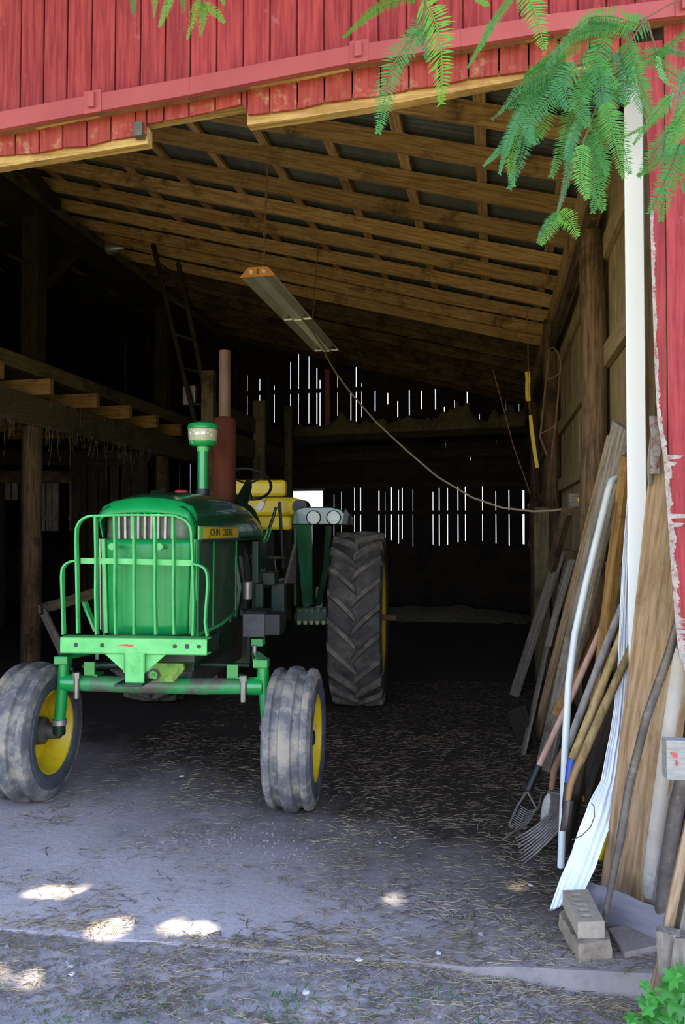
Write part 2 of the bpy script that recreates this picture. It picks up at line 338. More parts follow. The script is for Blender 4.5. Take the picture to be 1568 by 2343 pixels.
# ---- right wall: siding boards, girts, posts, plate
wr = empty('wall_right', (0, 0, 0), kind='structure')
y = 3.62
while y < YB:
    wd = random.uniform(.17, .24); plank('siding_board', (XR+.012+random.uniform(0, .006), y+wd/2, -.05), (XR+.012, y+wd/2, 4.3), wd-.002, .02, 'pine', wr, face=(-1, 0, 0), n=3, warp=.002); y += wd
plank('outer_sheathing', (XR+.05, 10, -.1), (XR+.05, 10, 4.4), 12.8, .02, 'dark', wr, face=(-1, 0, 0), n=1, bevel=0)
for z in (.5, 1.35, 2.09, 2.72, 3.42):
    plank('girt', (XR-.02, 3.64, z), (XR-.02, YB, z), .14, .04, 'girt', wr, face=(-1, 0, 0), n=8, warp=.006)
plank('top_plate', (.66, 3.0, 4.02), (.66, YB, 4.02), .20, .06, 'rafter', wr, face=(-1, 0, 0), n=8)
plank('lower_plate', (.64, 5.15, 3.66), (.64, YB, 3.66), .15, .05, 'post', wr, face=(-1, 0, 0), n=8)
for yy, h in ((5.25, 3.55), (8.9, 3.95), (12.4, 3.95)):
    c = V((.645, yy, 0)); b = MB()
    b.tube([c+V((.01*math.sin(q*3), .012*math.cos(q*2), q)) for q in [h*i/8 for i in range(9)]], [.094-.004*i/2+.004*math.sin(i*2.1) for i in range(9)], 12)
    b.build('pole', 'postv', wr, smooth=True)
#plank('post_side_board', (.675, 4.58, 0), (.675, 4.58, 2.3), .15, .03, 'pine', wr, face=(0, -1, 0), n=4)
plank('prop_board', (.52, 8.75, 0), (.52, 8.75, 1.86), .16, .03, 'old', wr, face=(0, -1, 0), n=2)

# ---- alcove beside the doorway (right end of the front wall)
al = empty('wall_alcove', (0, 0, 0), kind='structure')
x = XR+.03
while x < 1.3: plank('siding_board', (x+.09, 3.66, -.05), (x+.09, 3.66, 4.2), .178, .02, 'dark', al, n=2); x += .18
y = 2.98
while y < 3.66: plank('siding_board', (1.22, y+.09, -.1), (1.22, y+.09, 4.2), .178, .02, 'dark', al, face=(-1, 0, 0), n=2); y += .18

# ---- back wall with daylight between its boards
wb = empty('wall_back', (0, 0, 0), kind='structure')
def zb(py, px=784): return P(px, py, YB).z
def xb(px): return P(px, 1100, YB).x
up = [78,128,184,222,250,322,358,405,441,455,534,594,618,642,703,760,805,857,913,975,1015,1060,1118,1172,1232]
upw = [1,3,4,2,3,3,4,4,6,4,3,5,4,2,5,5,5,5,5,5,6,4,4,2,2]
lo = [518,552,610,637,720,748,776,808,824,872,962,990,1027,1074,1107,1184,1244,1303,1368,1408]
low = [3,3,3,6,6,1,3,2,4,1,2,4,4,4,3,3,4,4,10,4]
def boards(gpx, gw, z0, z1fn, left, right):
    edges = [left]
    for g, w_ in zip(gpx, gw): c = xb(500+g/1.96); hw = max(.0025, w_/1.96*.0098*.30); edges += [c-hw, c+hw]
    edges.append(right)
    for i in range(0, len(edges)-1, 2):
        a, c = edges[i], edges[i+1]; n_ = max(1, round((c-a)/.27)); st = (c-a)/n_
        for q in range(n_):
            xa, xc = a+q*st, a+(q+1)*st-(.001 if q < n_-1 else 0)
            bb = MB(); z1 = z1fn((xa+xc)/2)+.12; t = random.uniform(-.004, .004)
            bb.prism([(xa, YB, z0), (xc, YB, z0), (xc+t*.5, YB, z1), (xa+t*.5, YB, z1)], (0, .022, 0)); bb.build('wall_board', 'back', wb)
zt = lambda x: roofz(x)+.15
boards([-500, -420]+up, [1, 1]+upw, 3.62, zt, -8.5, .8)
lz0, lz1 = zb(1252), zb(1108)
boards([-(500-327)*1.96*1.0, -(500-372)*1.96, -(500-411)*1.96, -(500-435)*1.96], [4, 4, 3, 3], lz0, lambda x: zb(1050), -8.5, xb(662))
boards([g for g in lo], low, lz0, lambda x: zb(1100), xb(742), .8)
b = MB(); b.mm((xb(662), YB, lz0), (xb(742), YB+.03, zb(1168))).mm((xb(662), YB, zb(1123)), (xb(742), YB+.03, zb(1090))); b.build('window_surround', 'back', wb)
b = MB(); b.mm((-12.2, YB-.02, -.1), (.95, YB+.12, lz0+.02)); b.build('stone_base', 'dark', wb)
x = -8.5
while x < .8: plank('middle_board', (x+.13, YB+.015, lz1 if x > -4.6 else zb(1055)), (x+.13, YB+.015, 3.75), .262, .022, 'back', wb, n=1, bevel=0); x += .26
b = MB(); b.mm((-12.2, YB, lz0), (-8.49, YB+.03, 8)); b.build('solid_boarding', 'back', wb)
for z in (zb(1174), zb(1112)): plank('rail', (-8.4 if z < zb(1150) else -4.6, YB-.03, z), (.7, YB-.03, z), .085, .04, 'dark', wb, n=3)
plank('rail', (-8.4, YB-.03, zb(893)), (-1.0, YB-.03, zb(893)), .10, .04, 'back', wb, n=3)
plank('rail', (-4.4, YB-.06, zb(1085)), (.7, YB-.06, zb(1070)), .26, .05, 'dark', wb, n=3)
plank('rail', (-4.4, YB-.06, zb(1050)), (.7, YB-.06, zb(1040)), .16, .05, 'dark', wb, n=3)
plank('window_header', (xb(660), YB-.04, zb(1119)), (xb(745), YB-.04, zb(1119)), .05, .04, 'grey', wb, n=2)
plank('red_board', P(749, 845, YB-.1), P(750, 985, YB-.1), .10, .02, mat('back_red_board', (.40, .05, .06), .8, 0, (.5, .10, .1), 9), wb, n=2)
plank('red_board', P(754, 997, YB-.1), P(755, 1020, YB-.1), .11, .02, bpy.data.materials['back_red_board'], wb, n=1)
rs = random.Random(9)       # scraps and battens nailed behind the gaps shorten them unevenly
for g in up:
    c = xb(500+g/1.96); tz0 = roofz(c); n_ = 3.72+(.0 if g > 560 else .0)+rs.uniform(0, .35)+(.25 if 700 < g < 980 else 0)
    bb = MB(); bb.mm((c-.04, YB+.03, 3.6), (c+.04, YB+.05, min(n_, tz0-.2))); bb.build('batten', 'back', wb)
    if rs.random() < .75: bb = MB(); hh = rs.uniform(.1, .5)+(.35 if g < 300 else 0); bb.mm((c-.04, YB+.03, tz0-hh), (c+.04, YB+.05, tz0+.2)); bb.build('batten', 'back', wb)
for g in lo:
    c = xb(500+g/1.96)
    bb = MB(); bb.mm((c-.035, YB+.03, lz1-rs.uniform(.0, .22)), (c+.035, YB+.05, lz1+.1)); bb.build('batten', 'back', wb)
    bb = MB(); bb.mm((c-.035, YB+.03, lz0-.05), (c+.035, YB+.05, lz0+rs.uniform(0, .18)+(.12 if g < 640 else 0))); bb.build('batten', 'back', wb)
# window_1: the bright unglazed opening is framed by its header; thin frame
w1 = empty('window_1', (0, 0, 0), kind='structure')
for a, c in (((664, 1122), (664, 1169)), ((741, 1122), (741, 1169)), ((662, 1170), (743, 1170))):
    plank('window_frame', P(*a, YB-.02), P(*c, YB-.02), .035, .03, 'back', w1, n=1)
# far left end wall and front of the old barn
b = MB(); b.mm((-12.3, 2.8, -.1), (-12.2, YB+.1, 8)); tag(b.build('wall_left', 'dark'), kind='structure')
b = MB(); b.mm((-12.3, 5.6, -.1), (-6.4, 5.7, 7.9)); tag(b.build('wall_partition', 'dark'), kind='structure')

# ---- front wall: red siding above the door, track cover, header
wf = empty('wall_front', (0, 0, 0), kind='structure')
TZ = [(-80, 270), (0, 255), (205, 217), (434, 176), (800, 104), (1054, 66), (1268, 30), (1564, -6), (1700, -22)]
def tz(px):           # upper edge of the track cover in the photo (the old barn sags)
    for (a, za), (c, zc) in zip(TZ, TZ[1:]):
        if a <= px <= c: return za+(zc-za)*(px-a)/(c-a)
    return TZ[-1][1]
def tknots(a, c): return [a]+[q for q, _ in TZ if a < q < c]+[c]
seams = [-70, -15, 45, 98, 152, 208, 262, 320, 377, 435, 495, 556, 617, 679, 741, 803, 866, 930, 994, 1059, 1125, 1190, 1256, 1322, 1388, 1454, 1520, 1590, 1660]
for i in range(len(seams)-1):
    a, c = seams[i], seams[i+1]
    p = P(a, tz(a)+12, YF); q = P(c, tz(c)+12, YF); dx = .004
    b = MB(); b.prism([(p.x+.0035, YF, p.z), (q.x-.0035, YF, q.z), (q.x-.0035+.01, YF, 5.5), (p.x+.0035+.01, YF, 5.5)], (0, .014, 0)); 
    mw = Matrix(((0, 1, 0, p.x), (0, 0, 1, YF), (1, 0, 0, p.z), (0, 0, 0, 1))); inv = mw.inverted()
    b.v = [inv @ q_ for q_ in b.v]; b.build('siding_board', 'red', wf, bevel=.003, mw=mw)
b = MB(); kn = tknots(-70, 1660)
for k0, k1 in zip(kn, kn[1:]): p, q = P(k0, tz(k0)+20, YF), P(k1, tz(k1)+20, YF); b.prism([(p.x, YF+.014, p.z), (q.x, YF+.014, q.z), (q.x, YF+.014, 5.5), (p.x, YF+.014, 5.5)], (0, .02, 0))
b.build('backing_board', 'red', wf)
b = MB(); b.mm((-5.6, YF, 3.6), (-2.2, YF+.05, 6)).mm((-12.2, YF, -.2), (-4.2, YF+.05, 8)).mm((1.2, YF, -.2), (1.3, YF+.8, 4.4)); b.build('outer_siding', 'red', wf)
# track cover (box hood) with seams, pointing out of the wall
def trk(px0, px1, off=0, grow=0):
    YT = YF-.075
    a0, a1 = P(px0, tz(px0)-grow+off, YT), P(px1, tz(px1)-grow+off, YT); b0, b1 = P(px0, tz(px0)+41+grow+off, YT), P(px1, tz(px1)+41+grow+off, YT)
    g = .0006*grow
    return [(a0, a1, b1, b0), YT-g]
for i, (s0, s1) in enumerate(((-60, 205), (232, 822), (842, 1580))):
    b = MB(); kn = tknots(s0, s1)
    for k0, k1 in zip(kn, kn[1:]):
      (a0, a1, b1, b0), YT = trk(k0, k1)
      b.prism([a0, a1, b1, b0], (0, .004, 0))
      b.prism([V(a0), V(a1), V(a1)+V((0, .075, .02)), V(a0)+V((0, .075, .02))], (0, 0, -.003))
      b.prism([V(b0), V(b1), V(b1)+V((0, .02, 0)), V(b0)+V((0, .02, 0))], (0, 0, .003))
    b.build('track_cover', 'track', wf, bevel=.002)
for s0, s1 in ((193, 232), (800, 842), (1545, 1590)):
    (a0, a1, b1, b0), YT = trk(s0, s1, -3, 5); b = MB(); b.prism([V(q)-V((0, .006, 0)) for q in (a0, a1, b1, b0)], (0, .012, 0))
    mid0, mid1 = (V(a0)+V(a1))/2-V((0, .016, .012)), (V(b0)+V(b1))/2-V((0, .016, -.016)); b.bar([mid0, mid1], .028, .014, up=(0, 1, 0))
    b.build('track_bracket', 'track', wf, bevel=.003)
kn = tknots(-60, 1590)
for k0, k1 in zip(kn, kn[1:]):
    plank('track_rail', P(k0, tz(k0)+46, YF-.02), P(k1, tz(k1)+46, YF-.02), .014, .05, 'rust', wf, n=4, warp=.002, bevel=0)
    plank('track_rail', P(k0, tz(k0)+53, YF+.0), P(k1, tz(k1)+53, YF+.0), .012, .03, 'fresh', wf, n=4, warp=.002, bevel=0)
# short siding stubs under the track
lowe = [(-60, 360), (95, 348), (105, 340), (200, 333), (210, 326), (300, 312), (334, 306), (336, 283), (455, 262), (557, 236), (566, 262), (690, 248), (695, 240), (800, 226), (930, 211), (935, 203), (1060, 188), (1065, 180), (1200, 163), (1330, 146), (1600, 110)]
def lz(px):
    for (a, za), (c, zc) in zip(lowe, lowe[1:]):
        if a <= px <= c: return za+(zc-za)*(px-a)/(c-a)
    return lowe[-1][1]
lseam = [-60, -12, 34, 89, 143, 198, 253, 310, 335, 374, 432, 492, 552, 565, 617, 680, 742, 806, 871, 936, 1005, 1072, 1142, 1210, 1280, 1350, 1420, 1452]
for a, c in zip(lseam, lseam[1:]):
    ta, tb = tz(a)+40, tz(c)+40; la, lb = lz(a+2), lz(c-2)
    p0, p1, p2, p3 = P(a, ta, YF), P(c, tb, YF), P(c, lb, YF), P(a, la, YF); g = .003
    b = MB(); b.prism([p3+V((g, 0, 0)), p2-V((g, 0, 0)), p1-V((g, 0, 0)), p0+V((g, 0, 0))], (0, .014, 0))
    mw = Matrix(((0, 1, 0, p3.x), (0, 0, 1, YF), (1, 0, 0, p3.z), (0, 0, 0, 1))); inv = mw.inverted(); b.v = [inv @ q_ for q_ in b.v]
    b.build('siding_stub', 'worn', wf, bevel=.003, mw=mw)
# header timbers
def hdr(pts_top, pts_bot, y0, d, m):
    b = MB()
    for (a, c), (e_, f_) in zip(zip(pts_top, pts_top[1:]), zip(pts_bot, pts_bot[1:])):
        b.prism([P(*e_, y0), P(*f_, y0), P(*c, y0), P(*a, y0)], (0, d, 0))
    p = b.v[0].copy(); mw = Matrix(((1, 0, 0, p.x), (0, 1, 0, p.y), (0, 0, 1, p.z), (0, 0, 0, 1))); b.v = [q-p for q in b.v]
    return b.build('header_timber', m, wf, mw=mw)
hdr([(-60, 340), (100, 325), (200, 305), (338, 290)], [(-60, 392), (100, 366), (200, 350), (338, 328)], YF+.018, .045, 'fresh')
hdr([(330, 250), (450, 235), (562, 215)], [(330, 283), (450, 262), (562, 242)], YF+.03, .05, 'fresh')
hdr([(566, 245), (700, 235), (930, 200), (1240, 145), (1452, 110)], [(566, 286), (700, 268), (930, 232), (1240, 172), (1452, 140)], YF+.018, .045, 'fresh')
hdr([(-60, 250), (700, 150), (1600, 10)], [(-60, 330), (700, 215), (1600, 80)], YF+.07, .05, 'post')
b = MB(); b.box(P(320, 300, YF+.0)+V((0, -.005, 0)), (.04, .04, .06)); b.build('track_stop', 'iron', wf, bevel=.003)
# red siding right of the doorway: torn lower edge
edge = [(1440, 100), (1452, 130), (1462, 190), (1478, 260), (1487, 400), (1492, 600), (1500, 850), (1506, 960), (1520, 1050), (1530, 1200), (1541, 1350), (1548, 1440), (1556, 1500), (1572, 1548)]
def epx(py):
    for (a, ya), (c, yc) in zip(edge, edge[1:]):
        if ya <= py <= yc: return a+(c-a)*(py-ya)/(yc-ya)
    return edge[-1][0] if py > 1548 else edge[0][0]
prevx = None
pts = [P(a, c, YF) for a, c in edge]
cuts = [(1440, 1524), (1524, 1600), (1600, 1680)]
g1 = P(1524, 600, YF).x; g2 = P(1600, 600, YF).x
b = MB(); poly = [p for p in pts if p.x < g1]; zt_ = P(1500, 60, YF).z
poly2 = poly+[V((g1, YF, poly[-1].z-.05)), V((g1, YF, zt_)), V((poly[0].x, YF, zt_))]
for i in range(len(poly)-1):
    b.prism([poly[i], V((g1-.003, YF, poly[i].z)), V((g1-.003, YF, poly[i+1].z)), poly[i+1]], (0, .014, 0))
def vbuild(b, nm, m, par):
    p = b.v[0].copy(); mw = Matrix(((0, 1, 0, p.x), (0, 0, 1, YF), (1, 0, 0, p.z), (0, 0, 0, 1))); inv = mw.inverted(); b.v = [inv @ q_ for q_ in b.v]; return b.build(nm, m, par, mw=mw)
vbuild(b, 'siding_panel', 'red', wf)
b = MB(); pr = [p for p in pts if p.x >= g1]; pr = [V((g1+.003, YF, poly[-1].z))]+pr
for i in range(len(pr)-1): b.prism([pr[i], V((g2+.1, YF, pr[i].z)), V((g2+.1, YF, pr[i+1].z)), pr[i+1]], (0, .014, 0))
b.prism([V((g1+.003, YF, pr[0].z)), V((g2+.1, YF, pr[0].z)), V((g2+.1, YF, zt_)), V((g1+.003, YF, zt_))], (0, .014, 0))
vbuild(b, 'siding_panel', 'red', wf)
b = MB()
b.mm((g2+.1, YF, 1.1), (1.3, YF+.014, zt_)); vbuild(b, 'siding_panel', 'red', wf)
# bare, flaking margin along the torn edge
flake = mat('flaking_edge', (.21, .18, .16), .9, 0, (.32, .28, .25), 40, (1, 1, .3), .8, (.17, .03, .03), .42, 40)
b = MB()
mp = []
for i in range(240):
    py = 480+i*(1548-480)/239; wpx = 3+(7 if py < 900 else 12)*(.5+.8*noise.noise(V((py*.02, 0, 0)))+.5*noise.noise(V((py*.17, 7, 0))))+(10*max(0, (py-900)/650))*(.5+.9*noise.noise(V((py*.05, 3, 0)))+.9*noise.noise(V((py*.23, 5, 0))))
    mp.append((P(epx(py)-1, py, YF-.0015), P(epx(py)+max(2, wpx), py, YF-.0015)))
for (a, c), (a2, c2) in zip(mp, mp[1:]): b.prism([a2, c2, c, a], (0, .004, 0))
vbuild(b, 'flaking_margin', flake, wf)
for py, l_ in ((1045, 45), (1060, 30), (1180, 50), (1200, 36), (1420, 40), (1445, 28)):
    b = MB(); b.prism([P(epx(py), py-5, YF-.002), P(epx(py)+l_, py-3, YF-.002), P(epx(py)+l_*.8, py+5, YF-.002), P(epx(py), py+7, YF-.002)], (0, .004, 0)); vbuild(b, 'bare_patch', flake, wf)

# trim_1: the white corner trim just inside the doorway
t1 = P(1437, 1200, 3.5); t2 = P(1482, 1200, 3.5); b = MB()
b.prism([(t1.x, 3.5, .82), (t2.x, 3.5, .82), (t2.x, 3.5, 3.9), (t1.x, 3.5, 3.9)], (0, .01, 0)); b.mm((t2.x-.006, 3.5, .82), (t2.x, 3.58, 3.9))
tag(b.build('trim_1', 'white', bevel=.002), kind='structure', label='tall white corner trim at the right side of the doorway')
plank('jamb_board', (t2.x+.005, 3.62, 0), (t2.x+.005, 3.62, 4.0), .10, .05, 'girt', wr, n=3)

# ================================================================ OLD BARN SIDE (LEFT)
ml = empty('hay_loft', (-5.5, 6, 0), 'dark old hay loft on posts along the left side, above the stalls', 'hay loft')
plank('edge_board', (-5.3, 6.2, 3.53), (-5.3, YB-.2, 3.53), .17, .05, 'old', ml, face=(1, 0, 0), n=8)
plank('main_beam', (-5.5, 5.8, 3.03), (-5.5, YB-.2, 3.06), .36, .20, 'old', ml, face=(1, 0, 0), n=10, warp=.012)
yj = 6.5
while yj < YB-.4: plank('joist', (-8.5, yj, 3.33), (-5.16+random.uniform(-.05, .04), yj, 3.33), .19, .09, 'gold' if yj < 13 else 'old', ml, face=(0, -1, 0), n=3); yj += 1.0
b = MB(); b.mm((-12, 5.8, 3.435), (-5.36, YB-.1, 3.47)); b.v = [q-V((-5.5, 6, 0)) for q in b.v]; b.build('loft_floor', 'dark', ml)
for yy in (8.6, 12.4):
    b = MB(); b.tube([V((.01*math.sin(i), 2.6+(yy-8.6), z)) for i, z in enumerate((0, .7, 1.4, 2.1, 2.86))], [.125, .12, .118, .12, .125], 10); b.build('log_post', 'postv', ml, smooth=True)
b = MB(); rnd = random.Random(3)
for i in range(170):
    yy = rnd.uniform(6.2, 12); L_ = rnd.uniform(.05, .3)*(1 if rnd.random() < .8 else 1.8); x0 = rnd.uniform(.08, .13); z = 2.9 if rnd.random() < .8 else 3.3; q = V((x0, yy-6, z)); pp = [q.copy()]
    for s in range(4): q = q+V((rnd.uniform(-.02, .02), rnd.uniform(-.03, .03), -L_/4)); pp.append(q)
    b.tube(pp, .0025, 3)
tag(b.build('hanging_hay', 'web', ml), kind='stuff')
# tall inner posts and the long plate beam that carries both roofs
fr = empty('old_barn_frame', (-5.5, 6, 0), 'dark timber frame of tall posts and a long plate beam between the two roofs', 'timber frame')
plank('plate_beam', (-5.55, 5.8, 5.55), (-5.55, YB-.1, 5.55), .26, .2, 'dark', fr, face=(1, 0, 0), n=6)
plank('plate_board', (-5.3, 5.8, 5.62), (-5.3, YB-.1, 5.5), .10, .04, 'old', fr, face=(1, 0, -.3), n=6)
plank('upper_post', (-5.5, 8.6, 3.45), (-5.5, 8.6, 5.5), .22, .2, 'dark', fr, n=3); plank('upper_post', (-5.5, 12.4, 3.45), (-5.5, 12.4, 5.5), .22, .2, 'dark', fr, n=3)
plank('brace', (-5.5, 8.7, 4.6), (-5.5, 9.7, 5.5), .12, .12, 'dark', fr, face=(1, 0, 0), n=2)
plank('brace', P(60, 385, 7.6), P(130, 470, 8.6), .10, .1, 'dark', fr, n=2)
# pen boards beyond the tractor
pf = empty('board_fence', (-3.6, 9.3, 0), 'tall brown board fence on posts behind the tractor, left of the bright opening', 'fence')
for pxx, top, wd in ((478, 850, .16), (595, 918, .19), (661, 930, .14)):
    t = PX(pxx, top, -3.6); plank('fence_post', (-3.6, t.y, 0), (-3.6, t.y, t.z), wd, .12, 'old', pf, n=3)
for a, c, wd in (((485, 935), (668, 1010), .23), ((485, 1002), (668, 1052), .30), ((485, 1150), (668, 1160), .2)):
    plank('rail_board', PX(*a, -3.67), PX(*c, -3.67), wd, .03, 'old', pf, face=(1, 0, 0), n=4)
# ladder-like brace
ld = empty('ladder', P(450, 960, 9.6), 'dark narrow ladder leaning from the loft up to the roof', 'ladder')
for a, c in (((350, 560), (447, 965)), ((408, 600), (484, 960))): plank('rail', P(*c, 9.6), P(*a, 9.9), .055, .05, 'dark', ld, n=4)
for i in range(5):
    f = .1+i*.2; a = P(447-(97)*f, 965-405*f, 9.68); c = P(484-76*f, 960-360*f, 9.68); plank('rung', a, c, .03, .03, 'dark', ld, n=1)
b = MB(); b.box((0, 0, 0), (.17, .06, .25)); tag(b.build('sheet_metal_box', 'steel', bevel=.008), 'small pale metal box high up beside the ladder foot', 'metal box').location = P(434, 905, 9.75)
tag(b.build('work_lamp', 'steel'), 'x', 'x'); bpy.data.objects.remove(bpy.data.objects['work_lamp'])
b = MB(); b.lathe([(0, .001), (0, .07), (.05, .075), (.14, .05), (.2, .03), (.24, .001)], n=14); q = b.build('flood_lamp', 'steel', smooth=True); q.location = P(246, 570, 9.0); tag(q, 'small grey flood lamp under the dark plate beam', 'lamp')
# stall front with posts, lintel and pale boards
st = empty('stall_front', (-7.5, 11.6, 0), 'dim plank stall front with a reddish lintel behind the log post', 'stall')
def stp(px, py): return P(px, py, 11.6)
for a, c, wd, m in (((-20, 1092), (172, 1092), .20, 'post'), ((88, 1185), (135, 1190), .07, 'grey'), ((160, 1185), (172, 1185), .07, 'grey'), ((-30, 1045), (330, 1050), .25, 'dark')):
    plank('stall_rail', stp(*a)-V((0, .03, 0)), stp(*c)-V((0, .03, 0)), wd, .04, m, st, n=2)
for a, bt in ((18, 1145), (34, 1145), (96, 1215), (112, 1215), (127, 1215), (166, 1215)):
    plank('stall_board', stp(a, bt), stp(a, 1100), .10, .02, 'grey', st, n=2)
for a in (188, 212, 236, 262, 288, 312): plank('stall_board', stp(a, 1420), stp(a, 1060), .155, .03, 'dark', st, n=2)
for a in (-5, 60, 178, 325): plank('stall_post', stp(a, 1480), stp(a, 1040), .16, .12, 'dark', st, n=2)
g_ = empty('gate_brace', FL(155, 1520, 0), 'weathered board brace propped by the foot of the log post', 'gate')
plank('brace_board', P(98, 1398, 7.6), P(158, 1528, 7.4), .085, .03, 'grey', g_, n=3); plank('cross_board', P(96, 1392, 7.62), P(236, 1352, 8.0), .11, .03, 'old', g_, n=3)
plank('foot_board', P(158, 1528, 7.4), V((P(158, 1528, 7.4).x+.03, 7.36, 0)), .085, .03, 'grey', g_, n=1)
b = MB(); b.tube([P(90, 1385, 7.55), P(92, 1405, 7.53)], .03, 8); b.v = [q-V(g_.location) for q in b.v]; b.build('hinge', 'iron', g_)
# hay heaps at the back
def heap(name, c, sx, sy, h, label, m='hay', seed=0):
    b = MB(); b.grid(lambda u, v: V(((u-.5)*sx, (v-.5)*sy, max(-.02, h*(math.sin(math.pi*u)*math.sin(math.pi*v))**.6+.22*h*noise.noise(V((u*sx*2.2+seed, v*sy*2.2, seed)))*2))), 44, 20)
    q = b.build(name, m, smooth=True); q.location = c; return tag(q, label, 'hay', kind='stuff')
heap('hay_heap', (.0-1.0, 14.6, -.02), 3.4, 1.5, .22, 'low grey heap of old hay on the floor at the back', seed=2)
# storage shelf high at the back, with lumpy clutter
lf = empty('rear_shelf', (-1.6, 15.5, 0), 'dark storage platform across the back of the shed under the sloping roof', 'shelf')
plank('shelf_board', (-4.4, 15.6, zb(1020)), (.6, 15.6, zb(1010)), .12, 1.1, 'dark', lf, n=3, bevel=0)
b = MB(); b.grid(lambda u, v: V((-2.9+u*5.3, .1*math.sin(v*3)-.1+v*.4, zb(1012)+(.15+.75*(.5+.7*noise.noise(V((u*9, 0, 7)))+.35*noise.noise(V((u*31, 0, 2)))+.2*noise.noise(V((u*83, v*5, 2)))))*math.sin(math.pi*min(1, v*1.3))*(.45+.6*u))), 160, 8); b.build('stored_clutter', 'hay', lf, smooth=True)['kind'] = 'stuff'

# ================================================================ HANGING LIGHT
A0 = P(590, 632, 6.2); A1 = P(757, 815, 8.9); A0 = V((A0.x, 6.2, A0.z)); A1 = V((A0.x, 8.93, A0.z-.02))
fxt = empty('shop_light', A0, 'long two-section shop light with an orange end plate, hung on chains', 'light fixture')
W2 = .15; Ln = A1.y-A0.y
b = MB(); prof = [(-W2, 0), (-.085, .052), (-.072, .058), (-.05, .03), (-.046, .002), (.046, .002), (.05, .03), (.072, .058), (.085, .052), (W2, 0)]
for s0, s1 in ((0, Ln*.5-.01), (Ln*.5+.01, Ln)):
    b.grid(lambda u, v: V((prof[int(round(v*9))][0], s0+(s1-s0)*u, prof[int(round(v*9))][1])), 1, 9)
b.build('reflector', 'reflector', fxt, solid=.003)
b = MB(); b.mm((-.046, .01, .001), (.046, Ln-.01, .05)); b.build('ballast_cover', 'orange' if 0 else mat('tan_ballast', (.48, .36, .17), .6, 0, (.55, .43, .22), 6), fxt)
b = MB(); b.prism([(-W2, 0, -.004), (W2, 0, -.004), (W2-.005, 0, .008), (.085, 0, .075), (-.085, 0, .075), (-W2+.005, 0, .008)], (0, -.006, 0)); ep = b.build('end_plate', 'orange', fxt)
for sx in (-.055, .055):
    b = MB()
    for dz in (.034, .05): b.box((sx, -.010, dz-.006), (.032, .012, .012), Matrix.Rotation(R(25), 3, 'Y'))
    b.build('lamp_socket', 'tagw', ep, bevel=.002)
b = MB(); b.mm((-.008, -.009, .015), (.008, -.006, .06)); b.build('hook_slot', 'rust', ep)
for yy in (Ln*.5, Ln):
    b = MB()
    for sx in (-.10, 0, .10): b.box((sx, yy, .006 if sx else -.002), (.085, .02, .018))
    b.build('socket_strip', 'tagw', fxt, bevel=.002)
def chain(p0, p1, parent, label=None):
    b = MB(); d = (p1-p0); n = int(d.length/.045); q = d.normalized(); a = q.cross(V((1, 0, 0))).normalized(); c = q.cross(a)
    for i in range(n):
        ct = p0+q*(i+.5)*.045; s = a if i % 2 else c
        b.tube([ct+q*.026*math.cos(t)+s*.009*math.sin(t) for t in [k*math.pi/4 for k in range(9)]], .004, 4, cap=False)
    b.v = [v-V(parent.location) for v in b.v]; return b.build('chain', 'chain', parent)
h0 = A0+V((0, .14, .05)); zz = roofz(A0.x)+.01
chain(h0, V((h0.x, 6.48, zz)), fxt); chain(h0+V((-.03, 0, .3*3)), V((h0.x-.05, 6.48, zz)), fxt)
chain(V((A0.x+.02, 8.1, A0.z+.05)), V((A0.x+.02, 8.4, zz)), fxt)
b = MB(); pp = [(745, 812, 8.6), (768, 852, 8.4), (800, 895, 8.2), (860, 965, 7.9), (930, 1030, 7.6), (1000, 1090, 7.4), (1080, 1138, 7.2), (1150, 1162, 7.0), (1220, 1170, 6.8), (1270, 1168, 6.6), (1312, 1160, 6.45)]
b.tube([A1+V((0, -2.2, .06)), A1+V((.05, -1.2, .02)), A1+V((.03, -.2, -.02))]+[P(*q) for q in pp], .009, 6); b.v = [v-V(A1) for v in b.v]
q = b.build('power_cord', 'cord', smooth=True); q.location = A1; tag(q, 'long drooping cord from the shop light to the right wall', 'cord')

# ================================================================ TRACTOR (local: x right, y back, z up; origin under the front axle)
TR = V((-1.92, 4.36, 0)); TYAW = R(5.2)
TMI = Matrix.Rotation(-TYAW, 3, 'Z')
tr = empty('tractor', TR, 'old green and yellow farm tractor with a barred front guard, parked nose out', 'tractor'); tr.rotation_euler.z = TYAW
def T(px, py, y): return TMI @ (P(px, py, y)-TR)
def TL(px, py, ly):      # photo ray met with the tractor's own plane y = ly
    o, d = TMI @ (V((0, 0, EYE))-TR), TMI @ ray(px, py); return o+d*((ly-o.y)/d.y)
def kz(prof, k, kr): return [(1.6+(z-1.6)*k, r_*kr) for z, r_ in prof]
def part(b, name, m, par=tr, **k): return b.build(name, m, par, **k)
